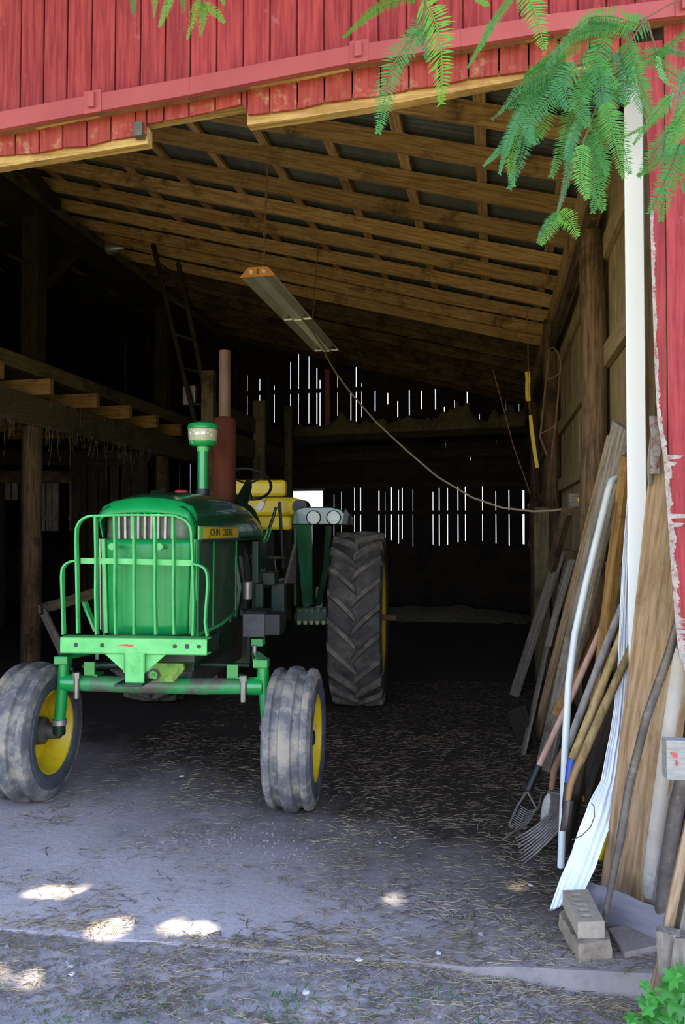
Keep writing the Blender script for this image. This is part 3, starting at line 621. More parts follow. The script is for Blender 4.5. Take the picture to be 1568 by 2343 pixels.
# --- front wheels
def front_wheel(cx, s):      # s = +1: outer side towards +x
    c = V((cx, 0, .405)); prof = []
    w_ = .135
    tread = [(-w_, .335), (-w_+.006, .372), (-w_+.018, .392), (-.098, .398), (-.084, .396), (-.076, .378), (-.040, .382), (-.032, .402), (-.012, .408), (.012, .408), (.032, .402), (.040, .382), (.076, .378), (.084, .396), (.098, .398), (w_-.018, .392), (w_-.006, .372), (w_, .335)]
    side = [(w_+.006, .31), (w_+.006, .28), (w_-.004, .257), (w_-.016, .246)]
    b = MB(); b.lathe(tread, c, 72)
    t = part(b, 'front_tyre', 'tyre', smooth=True)
    b = MB(); b.lathe([(w_, .335)]+side+[(w_-.03, .235), (-w_+.03, .235)]+[(-a, r) for a, r in reversed(side)]+[(-w_, .335)], c, 72)
    for a in (1, -1): b.lathe([(a*(w_+.002), .318), (a*(w_+.007), .313), (a*(w_+.006), .305), (a*(w_+.002), .30)], c, 72)
    b.build('sidewall', 'tyreside', t, smooth=True)
    b = MB(); b.lathe([(w_-.020, .252), (w_-.010, .248), (w_-.014, .236), (w_-.035, .226), (w_-.055, .205), (.02, .190), (-.02, .190), (-w_+.055, .205), (-w_+.035, .226), (-w_+.014, .236), (-w_+.010, .248), (-w_+.020, .252)], c, 48)
    rim = part(b, 'front_rim', 'yellow', smooth=True)
    b = MB(); b.lathe([(s*.015, .195), (s*.022, .15), (s*.05, .12), (s*.052, .06), (s*.045, .001)], c, 48); b.lathe([(s*.009, .195), (s*.016, .15), (s*.044, .12), (s*.046, .06), (s*.04, .001)], c, 48)
    b.build('wheel_disc', 'yellow', rim, smooth=True)
    b = MB(); b.lathe([(s*.05, .055), (s*.10, .05), (s*.115, .035), (s*.12, .001)], c, 20); b.build('hub_cap', 'greendark', rim, smooth=True)
    b = MB(); b.lathe([(s*.03, .085), (-s*.06, .08), (-s*.075, .05), (-s*.16, .042), (-s*.16, .001)], c, 20); part(b, 'wheel_hub', 'iron', smooth=True)
    for k in range(6):
        q = k*math.pi/3+.3; b = MB(); b.lathe([(s*.048, .011), (s*.066, .010), (s*.067, .001)], c+V((0, .085*math.cos(q), .085*math.sin(q))), 6); b.build('wheel_bolt', 'steel', rim)
front_wheel(.79, 1); front_wheel(-.79, -1)
# --- rear wheels
def rear_wheel(cx, s):
    Rr = .80; c = V((cx, 2.77, Rr)); w_ = .225
    b = MB(); b.lathe([(-w_-.012, .66), (-w_-.008, .71), (-w_+.01, .745), (-w_+.05, .752), (0, .762), (w_-.05, .752), (w_-.01, .745), (w_+.008, .71), (w_+.012, .66), (w_, .58), (w_-.03, .52), (w_-.06, .495), (-w_+.06, .495), (-w_+.03, .52), (-w_, .58)], c, 80, closed=True)
    t = part(b, 'rear_tyre', 'rubber', smooth=True)
    n = 21; me = None
    for k in range(n):
        for sd in (1, -1):
            a0 = (k+(.5 if sd > 0 else 0))*2*math.pi/n; b = MB(); pts = []
            def at_(u): # u 0 centre ... 1 shoulder: lugs sweep back in a curve
                x = sd*(-.02+u*(w_+.018)); ang = a0+(.30*u**.85)
                base = .762-.01*u-(.03*max(0, u-.8)*5*.5); top = Rr+.004-.014*u**2
                return x, ang, base-.02, top
            hw = .040; vs_ = []
            for u in (0, .1, .35, .6, .85, 1.0):
                x, ang, r0, r1 = at_(u); sc = .55 if u == 0 else 1
                for da, rr in ((-hw*1.25*sc, r0), (-hw*.8*sc, r1), (hw*.8*sc, r1), (hw*1.25*sc, r0)):
                    q = ang+da; vs_.append(c+V((x, rr*math.sin(q), rr*math.cos(q))))
            x, ang, r0, r1 = at_(1.0)
            for da, rr in ((-hw*1.2, .68), (-hw*.9, .70), (hw*.9, .70), (hw*1.2, .68)):
                q = ang+da; vs_.append(c+V((sd*(w_+.013), rr*math.sin(q), rr*math.cos(q))))
            fs = [(i*4+j, i*4+j+1, i*4+5+j, i*4+4+j) for i in range(6) for j in range(3)]+[(0, 3, 2, 1), (24, 25, 26, 27)]
            b.add(vs_, fs); b.build('tread_lug', 'lug', t, bevel=.004 if cx > 0 else 0)
    b = MB(); b.lathe([(w_-.02, .53), (w_-.005, .525), (w_-.012, .50), (w_-.05, .485), (0, .46), (-w_+.05, .485), (-w_+.012, .50), (-w_+.005, .525), (-w_+.02, .53)], c, 64)
    rim = part(b, 'rear_rim', 'yellow', smooth=True)
    b = MB(); b.lathe([(s*.17, .48), (s*.15, .33), (s*.10, .20), (s*.10, .001)], c, 48); b.lathe([(s*.16, .48), (s*.14, .33), (s*.09, .20), (s*.09, .001)], c, 48); b.build('wheel_disc', 'yellow', rim, smooth=True)
    b = MB(); b.lathe([(0, .12), (s*.12, .11), (s*.13, .03), (s*.33, .026), (s*.33, .001)], c, 20); b.build('axle_end', 'rust', rim, smooth=True)
    for k in range(8):
        q = k*math.pi/4; b = MB(); b.lathe([(s*.155, .016), (s*.175, .015), (s*.176, .001)], c+V((0, .38*math.cos(q), .38*math.sin(q))), 6); b.build('wheel_bolt', 'steel', rim)
    b = MB(); b.lathe([(-s*.01, .13), (-s*.3, .12), (-s*.6, .14), (-s*.62, .001)], c, 20); part(b, 'axle_housing', 'greendark', smooth=True)
rear_wheel(.955, 1); rear_wheel(-.955, -1)
# --- hood (lofted dome)
def hood_sec(v):     # v: 0 nose .. 1 tail -> (y, half width, top z, side-bottom z, roundness)
    keys = [(0, -.315, .235, 1.700, 1.700, 2.6), (.02, -.335, .262, 1.745, 1.695, 2.7), (.07, -.30, .276, 1.785, 1.64, 2.7), (.16, -.20, .280, 1.812, 1.552, 2.7), (.4, .20, .284, 1.840, 1.552, 2.7), (.65, .80, .287, 1.848, 1.55, 2.7), (.85, 1.34, .285, 1.815, 1.55, 2.7), (1, 1.58, .275, 1.75, 1.55, 2.7)]
    for a, c in zip(keys, keys[1:]):
        if a[0] <= v <= c[0]:
            t = (v-a[0])/(c[0]-a[0]); return [p+(q-p)*t for p, q in zip(a[1:], c[1:])]
def hood_pt(u, v):
    y, hw, zt_, zb_, e_ = hood_sec(v); q = math.pi*(1-u); cx, sx = math.cos(q), math.sin(q)
    return V((hw*math.copysign(abs(cx)**(2/3.0), cx), y, zb_+(zt_-zb_)*abs(sx)**(2/2.0)))
b = MB(); b.grid(lambda u, v: hood_pt(u, v), 36, 40); part(b, 'hood', 'hood', smooth=True, solid=.006)
# front hood band + side pillars
b = MB()
arc = [q+V((0, -.10, 0)) for q in [V((-.262, -.215, 1.56)), V((-.270, -.222, 1.62)), V((-.272, -.232, 1.665)), V((-.258, -.242, 1.698)), V((-.20, -.255, 1.722)), V((-.10, -.266, 1.735)), V((0, -.27, 1.739)), V((.10, -.266, 1.735)), V((.20, -.255, 1.722)), V((.258, -.242, 1.698)), V((.272, -.232, 1.665)), V((.270, -.222, 1.62)), V((.262, -.215, 1.56))]]
def crv(p, t): i = min(int(t*(len(p)-1)), len(p)-2); f = t*(len(p)-1)-i; return p[i]*(1-f)+p[i+1]*f
def band(u, v):
    q = crv(arc, u); ins = V((q.x*.93, q.y+.0, 1.60+(q.z-1.60)*.74)) if abs(q.x) < .27 or q.z > 1.66 else V((q.x*.93, q.y, q.z))
    out = V((q.x*(.965+.05*max(0, min(1, (abs(q.x)-.18)/.09))), q.y+.07, 1.56+(q.z-1.56)*1.30)); 
    return ins*(1-v)+out*v+V((0, -.018*math.sin(math.pi*v), 0)) if v < 1 else out
b.grid(band, 48, 8); part(b, 'hood_front', 'grillegreen', smooth=True, solid=.005)
# grille: convex panel, wider at top
def gr(u, v, z0, z1, off=0):
    z = z0+(z1-z0)*v; hw = .232+(z-1.03)*.036; x = (u*2-1); return V((x*hw, -.255-.062*(1-abs(x)**3.2)+off+.0*z, z))
b = MB(); b.grid(lambda u, v: gr(u, v, 1.03, 1.555), 28, 10); part(b, 'grille_panel', 'grillegreen', smooth=True, solid=.006)
b = MB(); b.grid(lambda u, v: gr(u, v, 1.415, 1.552, -.004), 28, 4); part(b, 'grille_band', 'grillegreen', smooth=True, solid=.004)
b = MB(); b.grid(lambda u, v: gr(u, v, 1.555, 1.70, .02), 28, 4); part(b, 'grille_screen', mat('grey_green_screen', (.08, .13, .08), .6, 0, (.15, .20, .13), 14), smooth=True, solid=.004)
for k in range(9):
    u = .2+k*.075; a = gr(u, 0, 1.56, 1.70, -.0); c = gr(u, 1, 1.56, 1.70, -.0); b = MB(); b.bar([a, c], .012, .022, up=(0, 1, 0)); part(b, 'grille_slat', 'steel')
for sx in (-1, 1):
    b = MB(); b.bar([V((sx*.243, -.245, 1.03)), V((sx*.262, -.25, 1.56))], .022, .05, up=(0, 1, 0)); part(b, 'grille_side_rail', 'greenlite' if sx < 0 else 'green', bevel=.003)
    b = MB(); b.bar([V((sx*.272, -.265, 1.05)), V((sx*.280, -.265, 1.56))], .006, .02, up=(0, 1, 0)); part(b, 'chrome_strip' if sx < 0 else 'seam_strip', 'steel' if sx < 0 else 'green')
for pxx in (250, 362):
    q = TL(pxx+ (5 if pxx < 300 else 3), 1251, -.42); b = MB(); b.lathe([(q.y, .001), (q.y, .019), (q.y+.02, .020), (q.y+.022, .012), (q.y+.14, .012)], (q.x, 0, q.z), 16, 'y'); part(b, 'guard_stud', 'greenlite', smooth=True)
# side panels with fine vertical ribs
for sx in (-1, 1):
    b = MB(); n = 60
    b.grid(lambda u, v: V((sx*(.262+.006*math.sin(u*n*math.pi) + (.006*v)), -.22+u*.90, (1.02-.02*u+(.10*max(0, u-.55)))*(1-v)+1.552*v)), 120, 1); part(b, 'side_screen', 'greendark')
    for yy in (-.23, .10, .68):
        b = MB(); b.bar([V((sx*.272, yy, 1.03)), V((sx*.277, yy, 1.55))], .008, .012 if yy > 0 else .02, up=(0, 1, 0)); part(b, 'screen_edge', 'green')
    b = MB(); b.bar([V((sx*.270, -.23, 1.02)), V((sx*.271, .3, 1.02)), V((sx*.272, .68, 1.06))], .012, .02); part(b, 'screen_lower_rim', 'green')
    b = MB(); b.bar([V((sx*.284, -.22, 1.548)), V((sx*.288, .7, 1.546)), V((sx*.284, 1.56, 1.546))], .012, .012); part(b, 'hood_lower_rim', 'greendark')
# name plate
b = MB(); b.mm((.283, -.27, 1.560), (.289, .68, 1.626)); npl = part(b, 'name_plate', 'yellow')
b = MB(); b.mm((.286, -.275, 1.553), (.292, .685, 1.560)).mm((.286, -.275, 1.626), (.292, .685, 1.631)); b.build('plate_rim', 'steel', npl)
b = MB(); b.mm((.286, -.275, 1.556), (.294, -.20, 1.629)); b.build('plate_cap', 'greenlite', npl)
text('JOHN  DEERE', .062, 'lettering', 'black', npl, Matrix(((0, 0, 1, .2895), (1.55, 0, 0, .235), (0, 1, 0, 1.593), (0, 0, 0, 1))), .0015)
# hood ornament and cap
b = MB(); b.prism([(-.012, -.20, 1.795), (.0, -.245, 1.792), (.012, -.20, 1.795), (.006, .0, 1.82), (-.006, .0, 1.82)], (0, 0, .035)); part(b, 'hood_fin', 'greendark', bevel=.003)
q = T(415, 1130, 4.7); b = MB(); b.lathe([(-.01, .06), (.0, .06), (.003, .045)], (q.x, q.y, 1.842), 24, 'z'); part(b, 'cap_seat', 'black', smooth=True)
b = MB(); b.lathe([(-.002, .04), (.010, .043), (.020, .030), (.022, .001)], (q.x, q.y, 1.845), 24, 'z'); part(b, 'radiator_cap', 'redcap', smooth=True)
# intake and pre-cleaner
c = T(464, 1100, 5.2); cz = V((c.x, c.y, 0)); b = MB(); b.lathe(kz([(1.80, .075), (1.82, .07), (1.835, .045), (1.87, .042)], 1.1, 1.08), cz, 24, 'z'); part(b, 'intake_collar', 'black', smooth=True)
b = MB(); b.lathe(kz([(1.86, .034), (2.13, .034)], 1.1, 1.08), cz, 24, 'z'); part(b, 'intake_pipe', 'green', smooth=True)
b = MB(); b.lathe(kz([(2.11, .036), (2.135, .040), (2.145, .040), (2.146, .034)], 1.1, 1.08), cz, 24, 'z'); part(b, 'pipe_clamp', 'greenlite', smooth=True)
b = MB(); b.lathe(kz([(2.14, .03), (2.145, .075), (2.160, .088), (2.175, .090), (2.178, .08)], 1.1, 1.08), cz, 32, 'z'); part(b, 'bowl_base', 'green', smooth=True)
b = MB(); b.lathe(kz([(2.176, .088), (2.19, .092), (2.25, .096), (2.255, .09)], 1.1, 1.08), cz, 32, 'z'); bo = part(b, 'precleaner_bowl', 'bowl', smooth=True)
for k, (a_, zz_, w2, h2) in enumerate(((-2.3, 2.222, .012, .012), (-2.25, 2.205, .02, .003), (-1.95, 2.235, .022, .004), (-2.0, 2.225, .004, .02), (-1.72, 2.218, .03, .022), (-1.5, 2.218, .012, .006), (-1.28, 2.220, .03, .02), (-1.28, 2.236, .04, .004), (-.95, 2.222, .012, .006), (-.75, 2.236, .018, .004), (-.7, 2.21, .004, .02))):
    b = MB(); rr = .1025; b.box((c.x+rr*math.cos(a_), c.y+rr*math.sin(a_), 1.6+(zz_-1.6)*1.1), (.002, w2, h2), Matrix.Rotation(a_, 3, 'Z')); b.build('decal_mark', 'tagw', bo)
b = MB(); b.lathe(kz([(2.252, .092), (2.256, .100), (2.268, .100), (2.285, .092), (2.298, .06), (2.302, .001)], 1.1, 1.08), cz, 32, 'z'); part(b, 'precleaner_lid', 'green', smooth=True)
# muffler and stack
c = T(513, 1040, 5.77); cz = V((c.x, c.y, 0)); b = MB(); b.lathe(kz([(1.78, .035), (1.80, .078), (1.83, .084), (2.34, .084), (2.372, .076), (2.385, .045)], 1.133, 1.1), cz, 28, 'z'); part(b, 'muffler', 'exh', smooth=True)
b = MB(); b.lathe(kz([(2.37, .044), (2.40, .042), (2.84, .042), (2.84, .036), (2.5, .034)], 1.133, 1.1), cz+V((.004, 0, 0)), 24, 'z'); part(b, 'exhaust_stack', 'stack', smooth=True)
# cowl, dash, column, wheel
def cowl(u, v):
    q = math.pi*(1-u); hw = .268+.0*v; zt_ = 1.74+.10*math.sin(math.pi*min(1, v*1.25+.1)) - (.06*max(0, v-.7)); cx, sx = math.cos(q), math.sin(q)
    return V((hw*math.copysign(abs(cx)**.55, cx)*(1-.12*v), 1.56+v*.40, 1.30+(zt_-1.30)*abs(sx)**.75))
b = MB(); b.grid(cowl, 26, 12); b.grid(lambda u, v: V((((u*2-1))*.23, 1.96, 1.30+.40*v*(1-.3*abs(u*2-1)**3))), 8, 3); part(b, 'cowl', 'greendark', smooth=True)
WC = T(568, 1108, 6.35); b = MB(); b.tube([WC+V((-.0, -.30, -.20)), WC+V((0, -.02, -.02))], [.06, .038], 14); part(b, 'steering_column', 'greendark', smooth=True)
dn = V((0, .62, .78)).normalized(); ax1 = V((1, 0, 0)); ax2 = dn.cross(ax1); b = MB(); b.tube([WC+(ax1*math.cos(t)+ax2*math.sin(t))*.195 for t in [k*2*math.pi/40 for k in range(41)]], .0125, 8, cap=False)
sw = part(b, 'steering_wheel', 'black', smooth=True)
for t in (-.55, -2.6, 1.57):
    b = MB(); b.tube([WC, WC+(ax1*math.cos(t)+ax2*math.sin(t))*.19], .009, 6); b.build('spoke', 'black', sw, smooth=True)
b = MB(); b.tube([WC-dn*.02, WC+dn*.03], [.035, .03], 14); b.build('wheel_hub_cap', 'black', sw, smooth=True)
b = MB(); b.box(T(596, 1158, 6.35), (.05, .03, .085), Matrix.Rotation(R(30), 3, 'Y')); part(b, 'paper_tag', 'tagw', bevel=.003)
b = MB(); b.box(T(603, 1151, 6.352)+V((0, .004, 0)), (.012, .03, .085), Matrix.Rotation(R(30), 3, 'Y')); part(b, 'tag_edge', 'orange')
# throttle/hand levers right of the dash
for pts, r_, m in (([(632, 1160), (625, 1185), (615, 1213)], .013, 'black'), ([(616, 1205), (606, 1232), (590, 1240)], .008, 'greenlite'), ([(622, 1206), (612, 1236), (598, 1243)], .008, 'green')):
    b = MB(); b.tube([T(*p, 6.1) for p in pts], r_, 8); part(b, 'hand_lever', m, smooth=True)
# seat
def cushion(a, c, name, bev=.035):
    b = MB(); b.mm(a, c); return part(b, name, 'seat', bevel=bev)
s0 = T(530, 1098, 7.15); s1 = T(652, 1136, 7.15); cushion((s0.x, s0.y, s1.z), (s1.x, s0.y+.10, s0.z), 'seat_back')
s0 = T(520, 1138, 6.95); s1 = T(678, 1180, 6.95); cushion((s0.x, s0.y, s1.z), (s1.x, s0.y+.12, s0.z), 'seat_cushion_rear')
s0 = T(530, 1181, 6.85); s1 = T(670, 1213, 6.85); cushion((s0.x, s0.y-.1, s1.z), (s1.x, s0.y+.42, s0.z), 'seat_cushion', .03)
for sx, pxx in ((1, 678), (-1, 522)):
    a = T(pxx, 1159, 6.9); b = MB(); b.lathe([(-.10, .001), (-.10, .06), (-.09, .075), (.22, .075), (.24, .05), (.24, .001)], (a.x, a.y, a.z), 20, 'y'); part(b, 'arm_rest', 'seat', smooth=True)
a = T(690, 1160, 6.87); b = MB(); b.lathe([(-.07, .001), (-.07, .066), (.2, .068)], (a.x-.005, a.y-.02, a.z), 20, 'y'); part(b, 'arm_rest_end', 'black', smooth=True)
b = MB(); b.mm((-.12, 2.5, .9), (.12, 2.9, 1.6)); part(b, 'seat_support', 'iron', bevel=.01)
# fenders with the double lamps
for sx in (1, -1):
    b = MB(); xi, xo = sx*.155+sx*0, sx*.66
    f0, f1 = T(668, 1160, 6.6), T(795, 1200, 6.6); xi, xo = (f0.x, f1.x) if sx > 0 else (-f1.x, -f0.x)
    n = 10
    b = MB(); prof = [(xi, 1.66), (xi+.005, 1.74), (xi+.035, 1.79), (xi+.10, 1.812), (xo-.14, 1.812), (xo-.06, 1.79), (xo-.01, 1.74), (xo, 1.66)]
    b.prism([V((x_, 2.22, z_)) for x_, z_ in prof], (0, .03, 0)); b.prism([V((x_, 2.25, z_-.004)) for x_, z_ in prof], (0, .55, 0))
    fd = part(b, 'fender', 'hood', bevel=.008)
    if sx > 0:
        for pxx in (715, 761):
            l_ = T(pxx, 1184, 6.54); b = MB(); b.lathe([(.05, .062), (-.012, .064), (-.018, .058), (-.008, .056)], (l_.x, 2.215, l_.z), 28, 'y'); b.build('lamp_rim', 'black', fd, smooth=True)
            b = MB(); b.lathe([(-.008, .056), (-.014, .04), (-.017, .001)], (l_.x, 2.215, l_.z), 28, 'y'); b.build('lamp_lens', 'glass', fd, smooth=True)
        b = MB(); b.prism([(xi+.02, 2.25, 1.68), (xi+.17, 2.25, 1.68), (xi+.16, 2.40, .95), (xi+.07, 2.40, .90)], (.0, .05, 0)); part(b, 'fender_apron', 'hood', bevel=.004)
        b = MB(); b.bar([T(752, 1205, 6.45), T(745, 1300, 6.5), T(728, 1385, 6.6)], .05, .02); part(b, 'fender_stay', 'greendark')
    b = MB(); b.mm((xi+.01 if sx > 0 else xo-.02, 2.27, .95), (xi+.03 if sx > 0 else xo, 3.2, 1.78)); part(b, 'fender_side', 'greendark')
b = MB(); b.prism([T(790, 1163, 6.62), T(798, 1175, 6.62), T(795, 1200, 6.62), T(782, 1200, 6.62)], (0, .3, 0)); part(b, 'fender_lip', 'black')
# engine, transmission, tank
b = MB(); b.mm((-.17, .55, .80), (.17, 1.9, 1.52)); part(b, 'engine_block', 'iron', bevel=.02)
for i in range(5):
    b = MB(); b.tube([V((.19, .80+i*.19, .98)), V((.215, .80+i*.19, 1.2)), V((.185, .80+i*.19, 1.42))], [.03, .045, .03], 8); part(b, 'engine_fitting', 'greendark' if i % 2 else 'iron', smooth=True)
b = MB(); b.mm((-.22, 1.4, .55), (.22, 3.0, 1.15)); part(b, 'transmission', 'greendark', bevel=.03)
b = MB(); b.mm((-.15, .1, .62), (.15, 1.5, .85)); part(b, 'oil_pan', 'iron', bevel=.03)
b = MB(); b.mm((-.20, -.05, .78), (-.13, 1.0, .98)).mm((.13, -.05, .78), (.20, 1.0, .98)); part(b, 'side_frame', 'greendark', bevel=.008)
b = MB(); b.mm((-.23, -.10, .97), (.23, .5, 1.03)); part(b, 'radiator_base', 'greendark', bevel=.008)
b = MB(); b.prism([(.20, -.1, 1.03), (.262, -.1, 1.03), (.262, .60, 1.06), (.20, .6, .86), (.20, 0, .9)], (-.4, 0, 0)); part(b, 'side_skirt', 'greendark')
# assorted right-side parts seen under the hood and past it
def bx(px0, py0, px1, py1, y, d, name, m, bev=.006):
    a, c = T(px0, py0, y), T(px1, py1, y); b = MB(); b.mm((a.x, a.y, c.z), (c.x, a.y+d, a.z)); return part(b, name, m, bevel=bev)
bb_ = bx(555, 1404, 604, 1459, 5.05, .26, 'battery_box', 'battery'); bx(555, 1400, 606, 1405, 5.04, .28, 'battery_lid', 'black')
bx(604, 1405, 640, 1455, 5.08, .20, 'battery_side', 'black'); bx(574, 1462, 600, 1480, 5.1, .1, 'battery_bracket', 'greenlite')
bx(576, 1238, 590, 1400, 5.55, .12, 'side_column', 'greendark'); bx(583, 1335, 600, 1392, 5.50, .06, 'column_face', 'greendark')
bx(620, 1336, 650, 1438, 5.85, .10, 'foot_rest', 'greendark'); bx(600, 1310, 628, 1340, 5.75, .2, 'side_cover', 'greendark'); 
b = MB(); b.prism([T(650, 1335, 6.0), T(672, 1245, 6.3), T(672, 1335, 6.3)], (.02, 0, 0)); part(b, 'step_guard', 'steel')
b = MB(); b.lathe([(0, .09), (.012, .085), (.02, .03)], T(628, 1278, 5.9), 18, 'z'); part(b, 'pedal', 'greendark', smooth=True)
b = MB(); b.tube([T(628, 1280, 5.9), T(632, 1310, 5.9), T(622, 1340, 5.9), T(625, 1420, 5.9)], .010, 6); part(b, 'pedal_arm', 'greendark', smooth=True)
b = MB(); b.tube([T(640, 1150, 6.2), T(645, 1240, 6.1), T(648, 1300, 6.0)], .014, 6); part(b, 'gear_lever', 'black', smooth=True)
bx(722, 1345, 738, 1392, 6.6, .05, 'linkage_plate', 'hood'); bx(678, 1390, 750, 1428, 6.7, .10, 'drawbar_frame', 'greendark')
for i in range(5): bx(683+i*14, 1392, 690+i*14, 1402, 6.68, .02, 'linkage_tooth', 'hood', .002); bx(680+i*14, 1420, 689+i*14, 1430, 6.68, .02, 'linkage_tooth', 'hood', .002)
b = MB(); b.tube([T(560, 1255, 5.5), T(565, 1330, 5.4), T(558, 1395, 5.3)], .016, 8); part(b, 'hose', 'black', smooth=True)
b = MB(); b.lathe([(0, .035), (.12, .04), (.13, .02)], T(566, 1370, 5.35), 14, 'z'); part(b, 'fuel_filter', 'steel', smooth=True)
# --- front guard
gy = -.50
def G(px, py, dy=0): q = TL(px, py, gy); q.y += dy; return q
fw, fd_ = .0115, .035
def gbar(pts, name='guard_bar', m='guardgreen', wa=fw, wb_=fd_):
    b = MB(); pts = [G(*p) for p in pts]; b.bar(pts, wa, wb_, up=(0, 1, 0)) if False else None
    # flat bar standing on edge: thin across, deep in y
    k = len(pts); vs_ = []
    for i, p in enumerate(pts):
        t = (pts[min(i+1, k-1)]-pts[max(i-1, 0)]).normalized(); nn = V((t.z, 0, -t.x)).normalized()
        for sa, sb in ((1, 0), (1, 1), (-1, 1), (-1, 0)): vs_.append(p+nn*sa*wa/2+V((0, sb*wb_, 0)))
    fs = [(i*4+j, i*4+(j+1) % 4, i*4+4+(j+1) % 4, i*4+4+j) for i in range(k-1) for j in range(4)]+[(0, 1, 2, 3), (4*k-1, 4*k-2, 4*k-3, 4*k-4)]
    b.add(vs_, fs); return part(b, name, m, bevel=.002)
def rnd_c(cx, cy, r, a0, a1, n=7, ry=None): return [(cx+r*math.cos(R(a0+(a1-a0)*i/n)), cy-(ry or r)*math.sin(R(a0+(a1-a0)*i/n))) for i in range(n+1)]
gbar([(176, 1450), (174, 1330), (172, 1232)]+rnd_c(210, 1218, 38, 180, 90)[1:]+[(300, 1178), (398, 1179)]+rnd_c(400, 1220, 37, 88, 5)[1:]+[(440, 1300), (442, 1380), (440, 1455)], 'guard_frame')
for a, c in ((217, 219), (261, 263), (305, 305), (353, 355), (395, 397)): gbar([(a-1, 1181), (a+(c-a)*.3, 1270), (a, 1360), (c, 1452)])
gbar([(143, 1452), (141, 1380), (139, 1320)]+rnd_c(167, 1312, 28, 175, 92, 6)[1:]+[(173, 1283)], 'guard_side_loop')
gbar([(473, 1456), (468, 1425), (474, 1340), (473, 1318)]+rnd_c(448, 1318, 25, 5, 88, 6)[1:]+[(440, 1289)], 'guard_side_loop')
a, c = G(178, 1277), G(440, 1294); b = MB(); b.prism([V((a.x, gy+.036, a.z)), V((a.x, gy+.036, a.z-.030)), V((c.x, gy+.036, c.z-.003)), V((c.x, gy+.036, c.z+.028))], (0, .006, 0)); part(b, 'guard_cross_bar', 'greenlite')
# bumper channel; black discs stand in for the shade inside its bolt holes
x0, x1 = G(140, 1452).x, G(475, 1465).x; z0, z1 = .952, 1.040
b = MB(); b.mm((x0, gy-.012, z0), (x1, gy-.002, z1)).mm((x0, gy-.012, z1-.008), (x1, gy+.075, z1)).mm((x0, gy-.012, z0), (x1, gy+.075, z0+.008)); bu = part(b, 'bumper_channel', 'greenlite', bevel=.002)
for pxx, sq in ((176, 0), (236, 0), (402, 0), (430, 1), (457, 0)):
    q = G(pxx, 1474); b = MB()
    if sq: b.mm((q.x-.010, gy-.0135, .985), (q.x+.010, gy-.0115, 1.011))
    else: b.lathe([(gy-.0115, .0115), (gy-.0135, .0115), (gy-.0135, .001)], (q.x, 0, .998), 14, 'y')
    b.build('bolt_hole_disc', 'black', bu)
b = MB(); b.prism([(-.03+x0+.33, gy-.0130, 1.0), (x0+.39, gy-.0130, .992), (x0+.41, gy-.0130, .999), (x0+.37, gy-.0130, 1.006)], (0, .001, 0)); b.build('red_scrape', 'redcap', bu)
for pts in ([(178, 1380), (186, 1402), (205, 1448)], [(435, 1380), (434, 1410), (432, 1455)]):
    gbar(pts, 'guard_brace', 'green', .014, .05).location = (0, .06, 0)
# hanger plate, axle bracket
q = lambda px, py: (G(px, py).x, gy+.0, G(px, py).z)
b = MB(); b.prism([q(232, 1490), q(288, 1540), q(330, 1542), q(380, 1498), q(383, 1492)], (0, .010, 0)); part(b, 'hanger_gusset', 'greenlite', bevel=.002)
b = MB(); b.prism([q(288, 1490), q(289, 1562), q(331, 1562), q(332, 1493)], (0, -.014, 0)); part(b, 'hanger_plate', 'greenlite', bevel=.002)
b = MB(); a = G(272, 1560); c = G(335, 1562); b.mm((a.x, gy-.07, a.z-.012), (c.x, gy+.12, a.z)); part(b, 'hanger_foot', 'greendark', bevel=.004)
for pxx in (287, 333):
    a, c = G(pxx, 1494), G(pxx, 1538); b = MB(); b.bar([a+V((0, -.016, 0)), c+V((0, -.016, 0))], .007, .007); part(b, 'weld_seam', 'green')
q = lambda px, py: TL(px, py, -.22)
b = MB(); b.prism([q(337, 1508), q(415, 1503), q(422, 1532), q(398, 1561), q(340, 1560)], (0, .03, 0)); part(b, 'pivot_bracket', mat('olive_green_bracket', (.14, .30, .03), .5, 0, (.22, .40, .06), 8, (1, 1, 1), .1, (.05, .09, .02), .42, 11), bevel=.004)
for r0, r1, m in ((.036, -.004, 'iron'), (.024, -.018, 'greenlite'), (.012, -.03, 'green')):
    c = q(353, 1544); b = MB(); b.lathe([(.03, r0), (r1, r0), (r1, .001)], c, 8 if r0 == .024 else 20, 'y'); part(b, 'pivot_bolt', m)
b = MB(); b.mm((-.16, -.24, .86), (.26, .3, .97)); part(b, 'front_support', 'greendark', bevel=.01)
